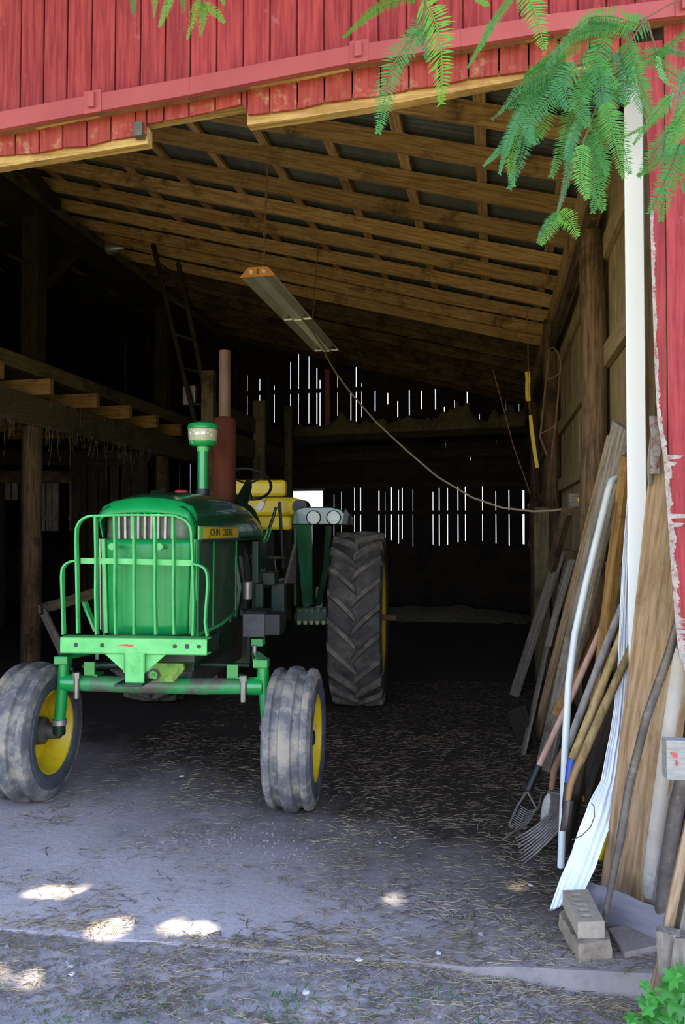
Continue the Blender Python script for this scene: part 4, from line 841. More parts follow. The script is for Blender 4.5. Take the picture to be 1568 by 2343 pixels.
# axle
b = MB(); b.tube([V((-.53, -.02, .70)), V((-.2, -.03, .695)), V((.2, -.03, .695)), V((.53, -.02, .70))], .048, 16); part(b, 'front_axle', mat('scuffed_axle_paint', (.01, .19, .04), .45, 0, (.03, .26, .08), 4, (1, 1, 1), .1, (.09, .07, .055), .52, 5), smooth=True)
b = MB(); b.tube([V((-.30, .09, .79)), V((0, .09, .785)), V((-.02, .09, .785))], .018, 10); part(b, 'tie_rod', 'bluesteel', smooth=True)
b = MB(); b.tube([V((.1, .10, .80)), V((.50, .09, .80))], .014, 10); part(b, 'tie_rod', 'greendark', smooth=True)
b = MB(); b.tube([V((-.53, .08, .78)), V((-.30, .09, .79))], .022, 10); part(b, 'steering_ram', 'greendark', smooth=True)
for sx in (-1, 1):
    top, bot = V((sx*.598, -.02, .845)), V((sx*.630, -.02, .45))
    b = MB(); b.tube([top, top*.5+bot*.5, bot], [.034, .034, .034], 14); part(b, 'spindle_tube', 'green', smooth=True)
    b = MB(); b.tube([bot+V((0, 0, .03)), bot], [.046, .046], 14); part(b, 'spindle_collar', 'steel', smooth=True)
    b = MB(); b.tube([bot, bot+V((0, 0, -.04)), V((sx*.66, 0, .405))], [.036, .04, .036], 12); part(b, 'spindle_elbow', 'greendark', smooth=True)
    b = MB(); b.tube([V((sx*.52, -.02, .70)), V((sx*.605, -.02, .70))], .052, 16); part(b, 'axle_knee', 'green', smooth=True)
    b = MB(); b.box((sx*.598, -.045, .838), (.085, .07, .050)); b.prism([(sx*.56, -.02, .838), (sx*.64, -.02, .838), (sx*.53, .25, .838), (sx*.47, .25, .838)], (0, 0, .022)); part(b, 'steering_arm', 'greenlite' if 0 else 'green', bevel=.006)
    b = MB(); b.tube([V((sx*.50, .22, .80)), V((sx*.50, .22, .90))], .014, 8); part(b, 'arm_bolt', 'steel', smooth=True)
    b = MB(); b.mm((sx*.43-.033, -.06, .745), (sx*.43+.033, -.04, .83)).mm((sx*.43-.033, -.06, .745), (sx*.43+.05, .05, .757)); part(b, 'steering_stop', 'green', bevel=.003)
    b = MB(); b.tube([V((sx*.50, -.075, .76)), V((sx*.50, -.075, .62))], .016, 8); b.tube([V((sx*.50, -.075, .77)), V((sx*.50, -.075, .735))], .023, 6); part(b, 'axle_pin', 'steel', smooth=True)
b = MB(); b.tube([V((-.1, 1.2, .50)), V((-.1, 1.8, .42))], .12, 10); part(b, 'belly_housing', 'iron', smooth=True)

# ================================================================ THINGS LEANING ON THE RIGHT WALL
def lean(name, bp, tp, wd, th, m, label, cat, zb_=0, xt=.66, group=None, face=(-1, -.6, .0), yb=None, yt=None, **k):
    a = FL(*bp, zb_) if yb is None else P(*bp, yb); c = PX(*tp, xt) if yt is None else P(*tp, yt)
    return tag(plank(name, a, c, wd, th, m, face=face, **k), label, cat, group)
GL = 'boards and tools leaning on the right wall'
lean('plank', (1176, 1592), (1283, 1262), .10, .05, 'grey', 'farthest dark leaning plank, its split foot far back on the floor', 'plank', group=GL)
lean('plank', (1262, 1300), (1298, 1168), .09, .05, 'post', 'short brown board end with torn top above the farthest leaning plank', 'plank', yb=6.9, yt=6.2, group=GL)
lean('board', (1198, 1728), (1296, 1285), .075, .02, 'grey', 'thin grey board leaning just left of the long narrow tan board', 'board', group=GL)
lean('board', (1252, 1480), (1308, 1282), .05, .025, 'grey', 'narrow batten standing behind the long tan board with its square top', 'board', yb=5.6, yt=5.9, group=GL)
lean('board', (1226, 1690), (1402, 1002), .075, .03, 'tan', 'long narrow tan board leaning steeply from the floor to above the white pipe', 'board', group=GL)
lean('plank', (1245, 1760), (1428, 975), .15, .03, 'grey', 'wide weathered plank leaning directly behind the bent white pipe', 'plank', group=GL)
lean('board', (1335, 1830), (1438, 1045), .06, .045, 'gold', 'golden brown board leaning between the white pipe and the white corner trim', 'board', group=GL)
lean('board', (1275, 1640), (1392, 1400), .07, .03, 'gold', 'short golden board end behind the faded red rake handle', 'board', yb=4.9, yt=5.0, group=GL)
lean('board', (1212, 1720), (1180, 1620), .22, .03, 'dark', 'low dark board standing on the floor under the thin grey board', 'board', yb=6.0, yt=6.1, group=GL)
lean('board', (1290, 1960), (1360, 1640), .05, .03, 'dark', 'dark narrow board showing between the fork handles and the white strip', 'board', yb=4.1, yt=4.2, group=GL)
lean('board', (1340, 1820), (1440, 1500), .09, .03, 'dark', 'dark plank in shadow behind the crumpled white strip', 'board', yb=4.15, yt=4.0, group=GL)
# bent white pipe
def thing_tube(name, pts, r, m, label, cat, n=12, group=GL):
    b = MB(); pts = [V(p) for p in pts]; o = pts[0].copy(); b.tube(pts, r, n); q = b.build(name, m, smooth=True, loc=o); return tag(q, label, cat, group)
thing_tube('bent_pipe', [P(1284, 1985, 3.89), P(1288, 1880, 3.91), P(1293, 1720, 3.95), P(1302, 1560, 4.0), P(1316, 1450, 4.03), P(1338, 1350, 4.07), P(1368, 1225, 4.12), P(1392, 1125, 4.16), P(1400, 1100, 4.17), P(1408, 1094, 4.19), P(1412, 1100, 4.25)], .0175, 'pvc', 'long grey white plastic pipe with a hooked top, bent, leaning by the wide plank', 'pipe')
# --- rake
rk = empty('leaf_rake', P(1183, 1895, 4.35), 'spring tine rake with a faded red handle, its head on the floor', 'rake', GL)
def sub(pts, r, m, name, par, n=10):
    b = MB(); b.tube([V(p)-V(par.location) for p in pts], r, n); return b.build(name, m, par, smooth=True)
sub([P(1234, 1752, 4.55), P(1310, 1590, 4.6), P(1398, 1390, 4.65)], .018, 'pinkhandle', 'handle', rk)
sub([P(1208, 1810, 4.5), P(1234, 1752, 4.55)], .021, 'black', 'ferrule', rk)
sub([P(1205, 1812, 4.48), P(1184, 1845, 4.43), P(1168, 1882, 4.38), P(1166, 1893, 4.36)], .006, 'steel', 'rake_frame', rk, 6)
sub([P(1208, 1812, 4.48), P(1228, 1850, 4.40), P(1210, 1880, 4.36), P(1180, 1902, 4.33)], .006, 'steel', 'rake_frame', rk, 6)
for i in range(12):
    f = i/11; a = P(1192-24*f, 1844+48*f, 4.40-.05*f); c = a+V((.075-.0*f, -.01, .0)); sub([a, a*.5+c*.5+V((0, 0, -.02)), c+V((0, 0, -.012))], .0032, 'steel', 'rake_tine', rk, 5)
# --- big fork with a grey handle
fk = empty('manure_fork', P(1262, 1815, 4.1), 'many-tined barn fork with a weathered grey handle and rusty socket', 'fork', GL)
sub([P(1298, 1712, 4.2), P(1340, 1600, 4.25), P(1402, 1440, 4.32), P(1425, 1385, 4.34)], .020, 'ashhandle', 'handle', fk)
sub([P(1262, 1812, 4.12), P(1268, 1765, 4.14), P(1280, 1738, 4.17), P(1298, 1710, 4.2)], [.014, .018, .019, .024], 'rust', 'socket', fk)
for i in range(9):
    f = i/8; s_ = P(1262+34*f, 1812+8*f, 4.10-.05*f); m1 = P(1258+36*f, 1862+20*f, 4.02-.08*f); e_ = P(1180+16*f, 1918+60*f, 3.98-.12*f); m2 = P(1228+26*f, 1890+36*f, 3.99-.10*f)
    e_.z = max(e_.z, .012); m2.z = max(m2.z, .02)
    sub([s_, (s_+m1)/2+V((.008, 0, 0)), m1, m2, (m2+e_)/2+V((0, 0, -.004)), e_], [.006, .0065, .0065, .006, .005, .002], 'pipe', 'fork_tine', fk, 6)
sub([P(1256, 1812, 4.11), P(1300, 1822, 4.05)], .010, 'pipe', 'fork_crossbar', fk, 8)
tn = empty('pitchfork', P(1150, 1930, 4.2), 'thin two-pronged fork head lying on the floor beside the rake', 'fork', GL)
sub([P(1240, 1818, 4.28), P(1232, 1850, 4.2), P(1200, 1885, 4.15), P(1150, 1922, 4.1)], .005, 'pipe', 'fork_tine', tn, 6)
# --- two shovels
sh = empty('shovel', P(1300, 1830, 3.75), 'shovel with a long golden wooden handle and a blue ferrule', 'shovel', GL)
sub([P(1310, 1737, 3.8), P(1370, 1590, 3.85), P(1436, 1415, 3.9), P(1468, 1340, 3.92)], [.020, .020, .017, .016], 'handle', 'handle', sh)
sub([P(1302, 1790, 3.78), P(1310, 1737, 3.8)], [.019, .023], 'blue', 'ferrule', sh)
b = MB(); b.grid(lambda u, v: P(1292+20*u-6*v, 1790+60*v, 3.79-.03*math.sin(math.pi*u))-V(sh.location), 5, 5); b.build('blade', 'pipe', sh, smooth=True, solid=.003)
sp = empty('spade', P(1297, 1850, 3.7), 'spade with a dull brown handle and worn brass coloured socket', 'shovel', GL)
sub([P(1332, 1735, 3.72), P(1380, 1625, 3.75), P(1437, 1500, 3.78), P(1462, 1445, 3.8)], [.020, .020, .018, .018], 'handle', 'handle', sp)
sub([P(1300, 1832, 3.68), P(1306, 1795, 3.69), P(1320, 1757, 3.71), P(1333, 1733, 3.72)], [.013, .015, .017, .021], 'chain', 'socket', sp)
b = MB(); b.grid(lambda u, v: P(1290+24*u-8*v, 1832+70*v, 3.69-.03*math.sin(math.pi*u))-V(sp.location), 5, 5); b.build('blade', 'pipe', sp, smooth=True, solid=.003)
# grey cloth behind the fork
b = MB(); b.lathe([(-.10, .001), (-.09, .05), (-.03, .075), (.04, .06), (.08, .04), (.10, .001)], n=18, axis='z')
b.v = [q+q.normalized()*.03*noise.noise(q*22) for q in b.v]; q = b.build('rag', 'sack', smooth=True, subsurf=1); q.location = P(1262, 1850, 4.25); q.location.z = .13; q.scale = (.75, .8, 1.25); tag(q, 'lumpy grey rag hanging behind the big fork head', 'rag')
# crumpled white metal strip
L_e = [(1437, 1120, 3.780), (1424, 1290, 3.780), (1418, 1420, 3.780), (1414, 1520, 3.780), (1405, 1620, 3.760), (1396, 1680, 3.740), (1385, 1730, 3.717), (1375, 1790, 3.670), (1346, 1838, 3.629), (1328, 1890, 3.576), (1308, 1950, 3.529), (1282, 2010, 3.482), (1256, 2086, 3.440)]
R_e = [(1446, 1120, 3.800), (1445, 1290, 3.800), (1440, 1420, 3.800), (1438, 1520, 3.800), (1432, 1620, 3.780), (1428, 1680, 3.760), (1420, 1730, 3.727), (1414, 1790, 3.680), (1408, 1838, 3.639), (1396, 1890, 3.596), (1380, 1930, 3.558), (1362, 1985, 3.503), (1330, 2050, 3.454)]
b = MB(); nv = 18
def strip(u, v):
    f = u*(len(L_e)-1); i = min(int(f), len(L_e)-2); t = f-i
    l = [p+(q-p)*t for p, q in zip(L_e[i], L_e[i+1])]; r_ = [p+(q-p)*t for p, q in zip(R_e[i], R_e[i+1])]
    p = P(*l)*(1-v)+P(*r_)*v; q = noise.noise(V((u*7, v*2, 1)))*.016; ridge = .010*abs(math.sin(v*math.pi*4.5)) if v > .45 else .002*math.sin(v*40)
    fold = .012*math.sin(u*34)*max(0, 1-abs(u-.66)*4)
    return p+V((.2*q, -ridge+q+fold, 0))
b.grid(strip, 90, nv); o = P(1290, 2068, 3.45); b.v = [q-o for q in b.v]; q = b.build('metal_strip', 'whitetin', smooth=True, solid=.0012); q.location = o
tag(q, 'crumpled bright white metal strip leaning down to the bricks', 'metal strip', GL)
b = MB(); b.tube([P(1308, 1922, 3.44), P(1332, 1912, 3.44), P(1352, 1892, 3.44), P(1361, 1868, 3.44), P(1360, 1845, 3.45), P(1354, 1838, 3.45)], .0022, 5); tag(b.build('dry_stem', 'twig', loc=P(1308, 1922, 3.44)), 'thin dry curled stem on the white metal strip', 'stem')
# big plank, rod, pipes
lean('plank', (1436, 2048), (1574, 1040), .235, .035, 'tan', 'big wide tan plank leaning between the white corner trim and red siding', 'plank', group=GL, yb=3.66, yt=3.1, face=(-.25, -1, .1), n=10)
thing_tube('steel_rod', [P(1383, 2108, 3.22), P(1420, 1920, 3.2), P(1440, 1800, 3.18), P(1480, 1640, 3.14), P(1530, 1500, 3.07), P(1566, 1375, 3.02)], [.010, .016, .016, .016, .016, .016], 'pipe', 'long dark steel bar leaning in front of the big tan plank', 'bar')
thing_tube('cream_pipe', [P(1484, 2045, 3.62), P(1520, 1750, 3.45), P(1560, 1480, 3.3)], .034, 'pvcdirty', 'thick dirty cream pipe standing right of the big tan plank', 'pipe')
thing_tube('iron_pipe', [P(1502, 2125, 3.3), P(1516, 2085, 3.3), P(1524, 2000, 3.29), P(1546, 1860, 3.25), P(1578, 1720, 3.2)], [.012, .030, .030, .030, .030], 'pipe', 'dark rusty iron pipe standing behind the wooden posts at the edge', 'pipe')
lean('board', (1497, 2080), (1552, 1750), .035, .012, 'steel', 'thin grey angle strip standing against the dark iron pipe', 'strip', group=GL, yb=3.34, yt=3.27)
lean('board', (1548, 2120), (1590, 1850), .05, .03, 'bluesteel', 'blue grey bar at the right edge behind the wooden posts', 'bar', group=GL, yb=3.35, yt=3.3)
lean('board', (1532, 1590), (1580, 1300), .12, .02, 'grey', 'grey board in the shadow between the cream pipe and torn red siding', 'board', group=GL, yb=3.5, yt=3.35, face=(0, -1, 0))
b = MB(); b.tube([P(1372, 1962, 3.75), P(1392, 1905, 3.72)], [.02, .022], 10); b.tube([P(1392, 1905, 3.72), P(1430, 1790, 3.7)], .02, 10); tag(b.build('yellow_pole', 'yel', smooth=True, loc=P(1372, 1962, 3.75)), 'yellow plastic pole poking out behind the white strip', 'handle', GL)
b = MB(); b.tube([P(1562, 1600, 3.4), P(1575, 1560, 3.4), P(1582, 1500, 3.4)], .035, 12); tag(b.build('yellow_jug', 'yel', smooth=True, loc=P(1562, 1600, 3.4)), 'small yellow object behind the cream pipe at the edge', 'container')
scrap = lean('siding_scrap', (1496, 1085), (1502, 952), .035, .012, flake, 'narrow scrap of peeling red and white siding behind the torn wall edge', 'scrap', yb=3.1, yt=3.1, face=(0, -1, 0))
lean('board', (1489, 1110), (1494, 960), .018, .015, 'grey', 'pale batten edge beside the peeling siding scrap', 'board', yb=3.12, yt=3.12, face=(0, -1, 0))
# rail end at right
a = P(1520, 1735, 2.80); rl = plank('rail_end', a, a+V((.9, .10, .0)), .128, .05, mat('peeled_white_rail', (.19, .17, .15), .9, 0, (.30, .28, .25), 4, (1.2, 14, 14), .6, (.24, .13, .04), .34, 9), face=(0, -1, 0), n=4)
tag(rl, 'weathered rail end with red paint flecks jutting in from the right', 'rail')
b = MB(); a = P(1535, 1718, 2.773)-P(1520, 1735, 2.80); b.box((0, 0, 0), (.001, .001, .001))
for px_, py_, w_, h_ in ((1536, 1722, .022, .010), (1548, 1740, .008, .020), (1541, 1728, .014, .008)):
    f = MB(); q = P(px_, py_, 2.772); f.prism([q, q+V((w_, 0, -h_*.3)), q+V((w_*.8, 0, -h_)), q+V((.1*w_, 0, -h_*.7))], (0, .006, 0)); o = f.build('red_fleck', 'redcap'); o.parent = rl; o.matrix_parent_inverse = rl.matrix_basis.inverted()
# wooden posts at the right edge
ps = empty('split_posts', FL(1545, 2258, -.1), 'weathered grey split fence posts standing close at the right edge', 'post')
def pp(a, c, wd, th, m, y0, y1, name='post_piece', **k): return plank(name, P(*a, y0), P(*c, y1), wd, th, m, ps, face=(-.2, -1, .0), n=5, rough_end=.02, **k)
pp((1528, 2300), (1533, 2135), .075, .07, 'grey', 2.82, 2.84, 'post_stub'); pp((1562, 2300), (1563, 2140), .06, .07, 'grey', 2.80, 2.82, 'post_stub')
pp((1498, 2262), (1582, 1880), .032, .05, 'tan', 2.88, 2.98, 'leaning_slat'); pp((1512, 2230), (1592, 1900), .045, .05, 'grey', 2.91, 3.02, 'leaning_slat'); pp((1554, 2230), (1610, 1900), .045, .05, 'grey', 2.87, 2.95, 'leaning_slat')
# grey board on the ground across the corner
gb = plank('threshold_board', P(1338, 2058, 3.50), P(1545, 2136, 3.22), .145, .04, mat('silver_board', (.15, .135, .14), .9, 0, (.22, .20, .21), 3, (1.2, 14, 14), .4, (.22, .19, .18), .42, 3), face=(-.35, -.6, .5), n=8)
tag(gb, 'silver grey board lying on edge behind the bricks', 'board')
# paver and bricks
def quadblock(name, cs, h, m, label, cat, bev=.006, holes=0, rough=0):
    """cs: four floor corners (front-left, front-right, back-right, back-left) at z of their underside"""
    o = V(cs[0]); b = MB(); n = 12 if rough else 1
    c0, c1, c2, c3 = [V(q)-o for q in cs]
    if not rough: b.prism([c0, c1, c2, c3], (0, 0, h)); q = b.build(name, m, bevel=bev)
    else:
        def pt(u, v, w__):
            p = (c0*(1-u)+c1*u)*(1-v)+(c3*(1-u)+c2*u)*v+V((0, 0, h*w__)); return p+V([noise.noise(p*30+V((k*9, 0, 0))) for k in range(3)])*rough
        for fn in (lambda a, c: pt(a, 0, c), lambda a, c: pt(a, c, 1), lambda a, c: pt(1, a, c), lambda a, c: pt(0, a, c), lambda a, c: pt(a, 1, c), lambda a, c: pt(a, c, 0)): b.grid(fn, 10, 10)
        q = b.build(name, m, smooth=True)
    q.location = o; tag(q, label, cat); return q
def fl4(pts, z): return [FL(*p, z) for p in pts]
quadblock('old_brick', fl4([(1324, 2204), (1400, 2196), (1352, 2098), (1281, 2130)], 0), .072, 'brick2', 'lower grimy brick with rounded corners, under the pale holed brick', 'brick', rough=.008)
tb = fl4([(1323, 2148), (1384, 2146), (1346, 2070), (1288, 2072)], .073)
# top brick with five slots: modelled as top frame strips with recessed slots
o = tb[0]; c0, c1, c2, c3 = [q-o for q in tb]; H_ = .062
def tp(u, v, z=H_): p = (c0*(1-u)+c1*u)*(1-v)+(c3*(1-u)+c2*u)*v; return V((p.x, p.y, z))
b = MB(); rows = [0]; 
for k in range(5): rows += [.115+k*.165, .115+k*.165+.10]
rows.append(1); hu0, hu1 = .20, .66
b.add([tp(0, 0, 0), tp(1, 0, 0), tp(1, 0), tp(0, 0)], [(0, 1, 2, 3)]); b.add([tp(1, 0, 0), tp(1, 1, 0), tp(1, 1), tp(1, 0)], [(0, 1, 2, 3)]); b.add([tp(1, 1, 0), tp(0, 1, 0), tp(0, 1), tp(1, 1)], [(0, 1, 2, 3)]); b.add([tp(0, 1, 0), tp(0, 0, 0), tp(0, 0), tp(0, 1)], [(0, 1, 2, 3)]); b.add([tp(0, 0, 0), tp(0, 1, 0), tp(1, 1, 0), tp(1, 0, 0)], [(0, 1, 2, 3)])
for i in range(len(rows)-1):
    v0, v1 = rows[i], rows[i+1]
    if i % 2 == 0: b.add([tp(0, v0), tp(1, v0), tp(1, v1), tp(0, v1)], [(0, 1, 2, 3)])
    else:
        vm = (v0+v1)/2; rg = [(hu0, vm), (hu0+.03, v0+.01), (hu0+.09, v0), (hu1-.09, v0), (hu1-.03, v0+.01), (hu1, vm), (hu1-.03, v1-.01), (hu1-.09, v1), (hu0+.09, v1), (hu0+.03, v1-.01)]
        b.add([tp(0, v0), tp(0, v1)]+[tp(*q) for q in (rg[0], rg[1], rg[2], rg[8], rg[9])], [(0, 4, 3, 2, 6, 5, 1)]); b.add([tp(1, v0), tp(1, v1)]+[tp(*q) for q in (rg[5], rg[4], rg[3], rg[7], rg[6])], [(0, 1, 5, 6, 2, 3, 4)])
        n_ = len(rg); b.add([tp(*q) for q in rg]+[tp(q[0], q[1], .012) for q in rg], [(k, (k+1) % n_, n_+(k+1) % n_, n_+k) for k in range(n_)]+[tuple(range(n_, 2*n_))])
q = b.build('holed_brick', 'brick'); q.location = o; tag(q, 'pale buff brick with five slots, on top of the grimy brick', 'brick')
quadblock('paver', fl4([(1430, 2197), (1516, 2178), (1470, 2120), (1392, 2140)], .0), .028, 'paver', 'flat brown paving slab on the concrete, right of the bricks', 'paver', .004)
# things hanging at the back right
for i, (pts, wv) in enumerate((([(1207, 850), (1209, 918)], .055), ([(1213, 950), (1222, 1010), (1230, 1070)], .04))):
    a, c = P(*pts[0], 9.0), P(*pts[-1], 9.0); q = plank('yellow_strap', c, a, wv, .012, 'yel', face=(0, -1, 0), n=4); tag(q, 'upper bright yellow strap hanging near the rear right post' if i == 0 else 'lower yellow strap hanging below the first one', 'strap')
b = MB(); b.tube([P(1222, 1000, 9.0), P(1211, 930, 9.0), V((P(1208, 860, 9.0).x, 9.0, 4.0)), V((P(1208, 860, 9.0).x-.02, 9.05, 4.16))], .006, 5); tag(b.build('strap_cord', 'chain', loc=V((P(1208, 860, 9.0).x-.02, 9.05, 4.16))), 'dark cord from a rafter holding the yellow straps', 'cord')
wfm = empty('wire_frame', P(1262, 960, 7.6), 'thin bent metal frame hanging on the right wall before the dark post', 'frame')
sub([P(1258, 800, 7.6), P(1250, 870, 7.6), P(1238, 985, 7.6), P(1236, 1000, 7.6), P(1252, 1040, 7.6), P(1262, 1052, 7.6), P(1272, 970, 7.6), P(1284, 830, 7.6), P(1276, 805, 7.6), P(1266, 795, 7.6), P(1258, 800, 7.6)], .010, 'rust', 'frame_rod', wfm, 6)
sub([P(1252, 868, 7.6), P(1266, 864, 7.6), P(1282, 853, 7.6)], .008, 'rust', 'cross_rod', wfm, 6); sub([P(1238, 992, 7.6), P(1256, 984, 7.6), P(1272, 972, 7.6)], .008, 'rust', 'cross_rod', wfm, 6)
b = MB(); b.tube([P(1128, 845, 8.2), P(1150, 925, 8.2), P(1175, 1020, 8.2), P(1202, 1095, 8.2), P(1214, 1132, 8.2)], .006, 5); tag(b.build('hanging_rope', 'rust', loc=P(1128, 845, 8.2)), 'thin dark rope hanging slack from the rear roof', 'rope')
b = MB(); b.tube([P(1329, 1142, 6.2), P(1334, 1158, 6.15), P(1342, 1182, 6.1)], [.024, .015, .015], 10); tag(b.build('tool', 'yel', smooth=True, loc=P(1342, 1182, 6.1)), 'flared yellow tool handle end behind the long tan board', 'handle')
bbx = plank('shelf_block', P(1300, 1145, 6.5), P(1336, 1145, 6.5), .11, .12, 'grey', face=(0, -1, 0), n=1); tag(bbx, 'small wooden block on the right wall where the cord ends', 'block')

# ================================================================ GROUND LITTER
rnd = random.Random(11)
def straws(name, m, n, region, label, wmul=1, lmin=.02, lmax=.09, par=None):
    b = MB(); k = 0; tries = 0
    while k < n and tries < n*12:
        tries += 1; x, y = region(rnd)
        dens = .5+.9*noise.noise(V((x*2.1, y*2.6, 9)))+.35*noise.noise(V((x*7, y*7, 3)))
        dens += .35*min(1, max(0, (x+1.1)/1.2))-(.35 if x < -.8 and y > 3 and y < 4.2 else 0)
        if rnd.random() > dens: continue
        z0 = (gz(x, y) if y < slab_edge(x) else 0)+.002+rnd.random()*.006
        L_ = rnd.uniform(lmin, lmax)*(1 if rnd.random() < .9 else 1.8); a = rnd.gauss(.15, .75); d = V((math.cos(a), math.sin(a), rnd.uniform(-.06, .12)))*L_/2; s = V((-d.y, d.x, 0)).normalized()*rnd.uniform(.0007, .0017)*wmul
        c = V((x, y, z0+abs(d.z))); bend = V((-d.y, d.x, 0))*rnd.uniform(-.25, .25); up_ = V((0, 0, .0016))
        p0, p1, p2 = c-d, c+bend+up_, c+d
        b.add([p0-s, p0+s, p1-s, p1+s, p2-s, p2+s, p1+up_], [(0, 2, 6, 1), (1, 6, 3), (2, 4, 6), (6, 4, 5), (6, 5, 3)]); k += 1
    q = b.build(name, m); tag(q, label, 'straw', kind='stuff')
    return q
straws('straw', 'straw', 5200, lambda r: (r.uniform(-2.7, .75), 2.9+(r.random()**1.7)*3.4), 'pale straw scattered over the barn floor near the doorway')
straws('trodden_straw', 'strawdark', 9500, lambda r: (r.uniform(-2.6, .7), 2.95+(r.random()**1.2)*5.5), 'dark trodden straw covering the barn floor', 1.6, .015, .07)
straws('yard_straw', 'straw', 1500, lambda r: (r.uniform(-2.0, .8), r.uniform(2.45, 2.96)), 'straw mixed into the bare earth before the slab', .8, .015, .08)
straws('yard_litter', 'strawdark', 3600, lambda r: (r.uniform(-2.0, .8), r.uniform(2.45, 2.96)), 'dark plant litter on the bare earth before the slab', 1.1, .006, .04)
def pebble(c, r_, m='stone'):
    b = MB(); n = 7; b.lathe([(-.6*r_, .02*r_), (-.45*r_, .7*r_), (0, r_), (.45*r_, .7*r_), (.6*r_, .02*r_)], n=8, axis='z'); sd = V((rnd.random()*50, 0, 0))
    b.v = [q*(1+.5*noise.noise(q/r_*1.3+sd)) for q in b.v]; o = b.build('stone', m); o.location = c; o.rotation_euler = (0, 0, rnd.random()*6); return o
for (px_, py_, z, r_), lb in zip(((1003, 2181, .008, .013), (822, 2196, .004, .014), (416, 1776, .012, .018), (905, 1916, .006, .008), (870, 1928, .006, .006), (162, 2212, .0, .012), (1100, 2138, .006, .010), (700, 2270, -.01, .016), (1215, 2025, .012, .011), (165, 2228, 0, .012)),
    ('white stone on the concrete lip, near the middle', 'white stone just below the concrete lip', 'whitish stone between the front wheels', 'small pale pebble in the straw right of the front wheel', 'tiny pale pebble in the straw, left of another', 'pale stone in the earth at the far left', 'flat stone chip near the lip, left of the bricks', 'larger grey stone half sunk in the earth', 'bluish stone chip left of the white metal strip', 'second pale stone at the far left, nearer the camera')):
    q = pebble(FL(px_, py_, z), r_); q.scale.z = .6; tag(q, lb, 'stone', 'loose stones on the ground')
b = MB()
for i in range(1500):
    x, y = rnd.uniform(-2.0, .9), rnd.uniform(2.4, 2.92); r_ = rnd.uniform(.002, .008)*(1 if rnd.random() < .93 else 1.8); z = gz(x, y); p = [V((x+r_*math.cos(t)*rnd.uniform(.6, 1.2), y+r_*math.sin(t)*rnd.uniform(.6, 1.2), z)) for t in (0, 1.3, 2.5, 3.8, 5)]
    b.add(p+[V((x, y, z+r_*.8))], [(k, (k+1) % 5, 5) for k in range(5)])
for i in range(260):
    x, y = rnd.gauss(-1.35, .35), rnd.gauss(3.85, .14); r_ = rnd.uniform(.003, .010); p = [V((x+r_*math.cos(t)*rnd.uniform(.6, 1.2), y+r_*math.sin(t)*rnd.uniform(.6, 1.2), 0)) for t in (0, 1.3, 2.5, 3.8, 5)]
    b.add(p+[V((x, y, r_*.9))], [(k, (k+1) % 5, 5) for k in range(5)])
tag(b.build('grit', 'conc'), 'crumbs of earth and grit on the ground', 'grit', kind='stuff')
b = MB()
for i in range(420):
    px_ = rnd.choice([rnd.gauss(150, 90), rnd.gauss(400, 120), rnd.gauss(950, 120), rnd.gauss(640, 40)]); py_ = rnd.uniform(2262, 2350)+rnd.uniform(-30, 10); c = FL(px_, py_, 0); c.z = gz(c.x, c.y)
    h = rnd.uniform(.006, .03); a = rnd.random()*6; d = V((math.cos(a), math.sin(a), 0))
    b.add([c-d*.0015, c+d*.0015, c+V((-d.y*.01, d.x*.01, h*.7))+d*.002, c+V((-d.y*.02, d.x*.02, h))], [(0, 1, 2), (0, 2, 3)])
tag(b.build('grass_tufts', 'grass'), 'sparse green grass shoots in the bare earth', 'grass', kind='stuff')
# weed at the lower right: lobed leaves on stems
wd_ = empty('weed', FL(1560, 2345, -.1), 'bright green leafy weed at the lower right corner', 'weed')
def leaf(c, r_, nrm, ang, name='leaf', par=wd_, m='weed', lobes=5):
    nrm = V(nrm).normalized(); a = nrm.cross(V((0, 0, 1))) if abs(nrm.z) < .95 else V((1, 0, 0)); a.normalize(); e_ = nrm.cross(a); a, e_ = a*math.cos(ang)+e_*math.sin(ang), e_*math.cos(ang)-a*math.sin(ang)
    n = 30; vs_ = [V((0, 0, 0))]; q = V(c)-V(par.location)
    for i in range(n):
        t = (i/n-.5)*2*math.pi; rr = r_*(1-.42*abs(math.sin(t*lobes/2))**1.6 if abs(t) < 2.7 else .45)*(1+.05*(-1)**i)*(1-.25*abs(t)/math.pi)
        vs_.append(a*rr*math.cos(t)+e_*rr*math.sin(t)-nrm*rr*rr/r_*.35+nrm*.12*r_*math.cos(t*5))
    b = MB(); b.add([p+q for p in vs_], [(0, i+1, (i+1) % n+1) for i in range(n)]); return b.build(name, m, par, smooth=True)
base = FL(1575, 2360, -.1)
for px_, py_, r_ in ((1478, 2258, .024), (1498, 2280, .028), (1470, 2285, .02), (1520, 2262, .03), (1545, 2240, .033), (1566, 2228, .03), (1560, 2262, .034), (1530, 2295, .035), (1505, 2312, .03), (1480, 2305, .024), (1555, 2300, .036), (1450, 2330, .026), (1475, 2335, .03), (1500, 2338, .03), (1540, 2335, .036), (1566, 2325, .034), (1440, 2345, .02), (1520, 2345, .03), (1580, 2270, .035), (1590, 2310, .035)):
    yy = rnd.uniform(2.60, 2.72); c = P(px_, py_, yy); leaf(c, r_*1.35, (rnd.uniform(-.4, .4), -.55+rnd.uniform(-.3, .2), .8), rnd.random()*6, lobes=rnd.choice((5, 5, 7)))
    b = MB(); b.tube([V((0, 0, 0))+(base-V(wd_.location))*1, (c-V(wd_.location))*.6+V((0, 0, -.02)), c-V(wd_.location)], .0015, 4); b.build('stem', 'weed', wd_)

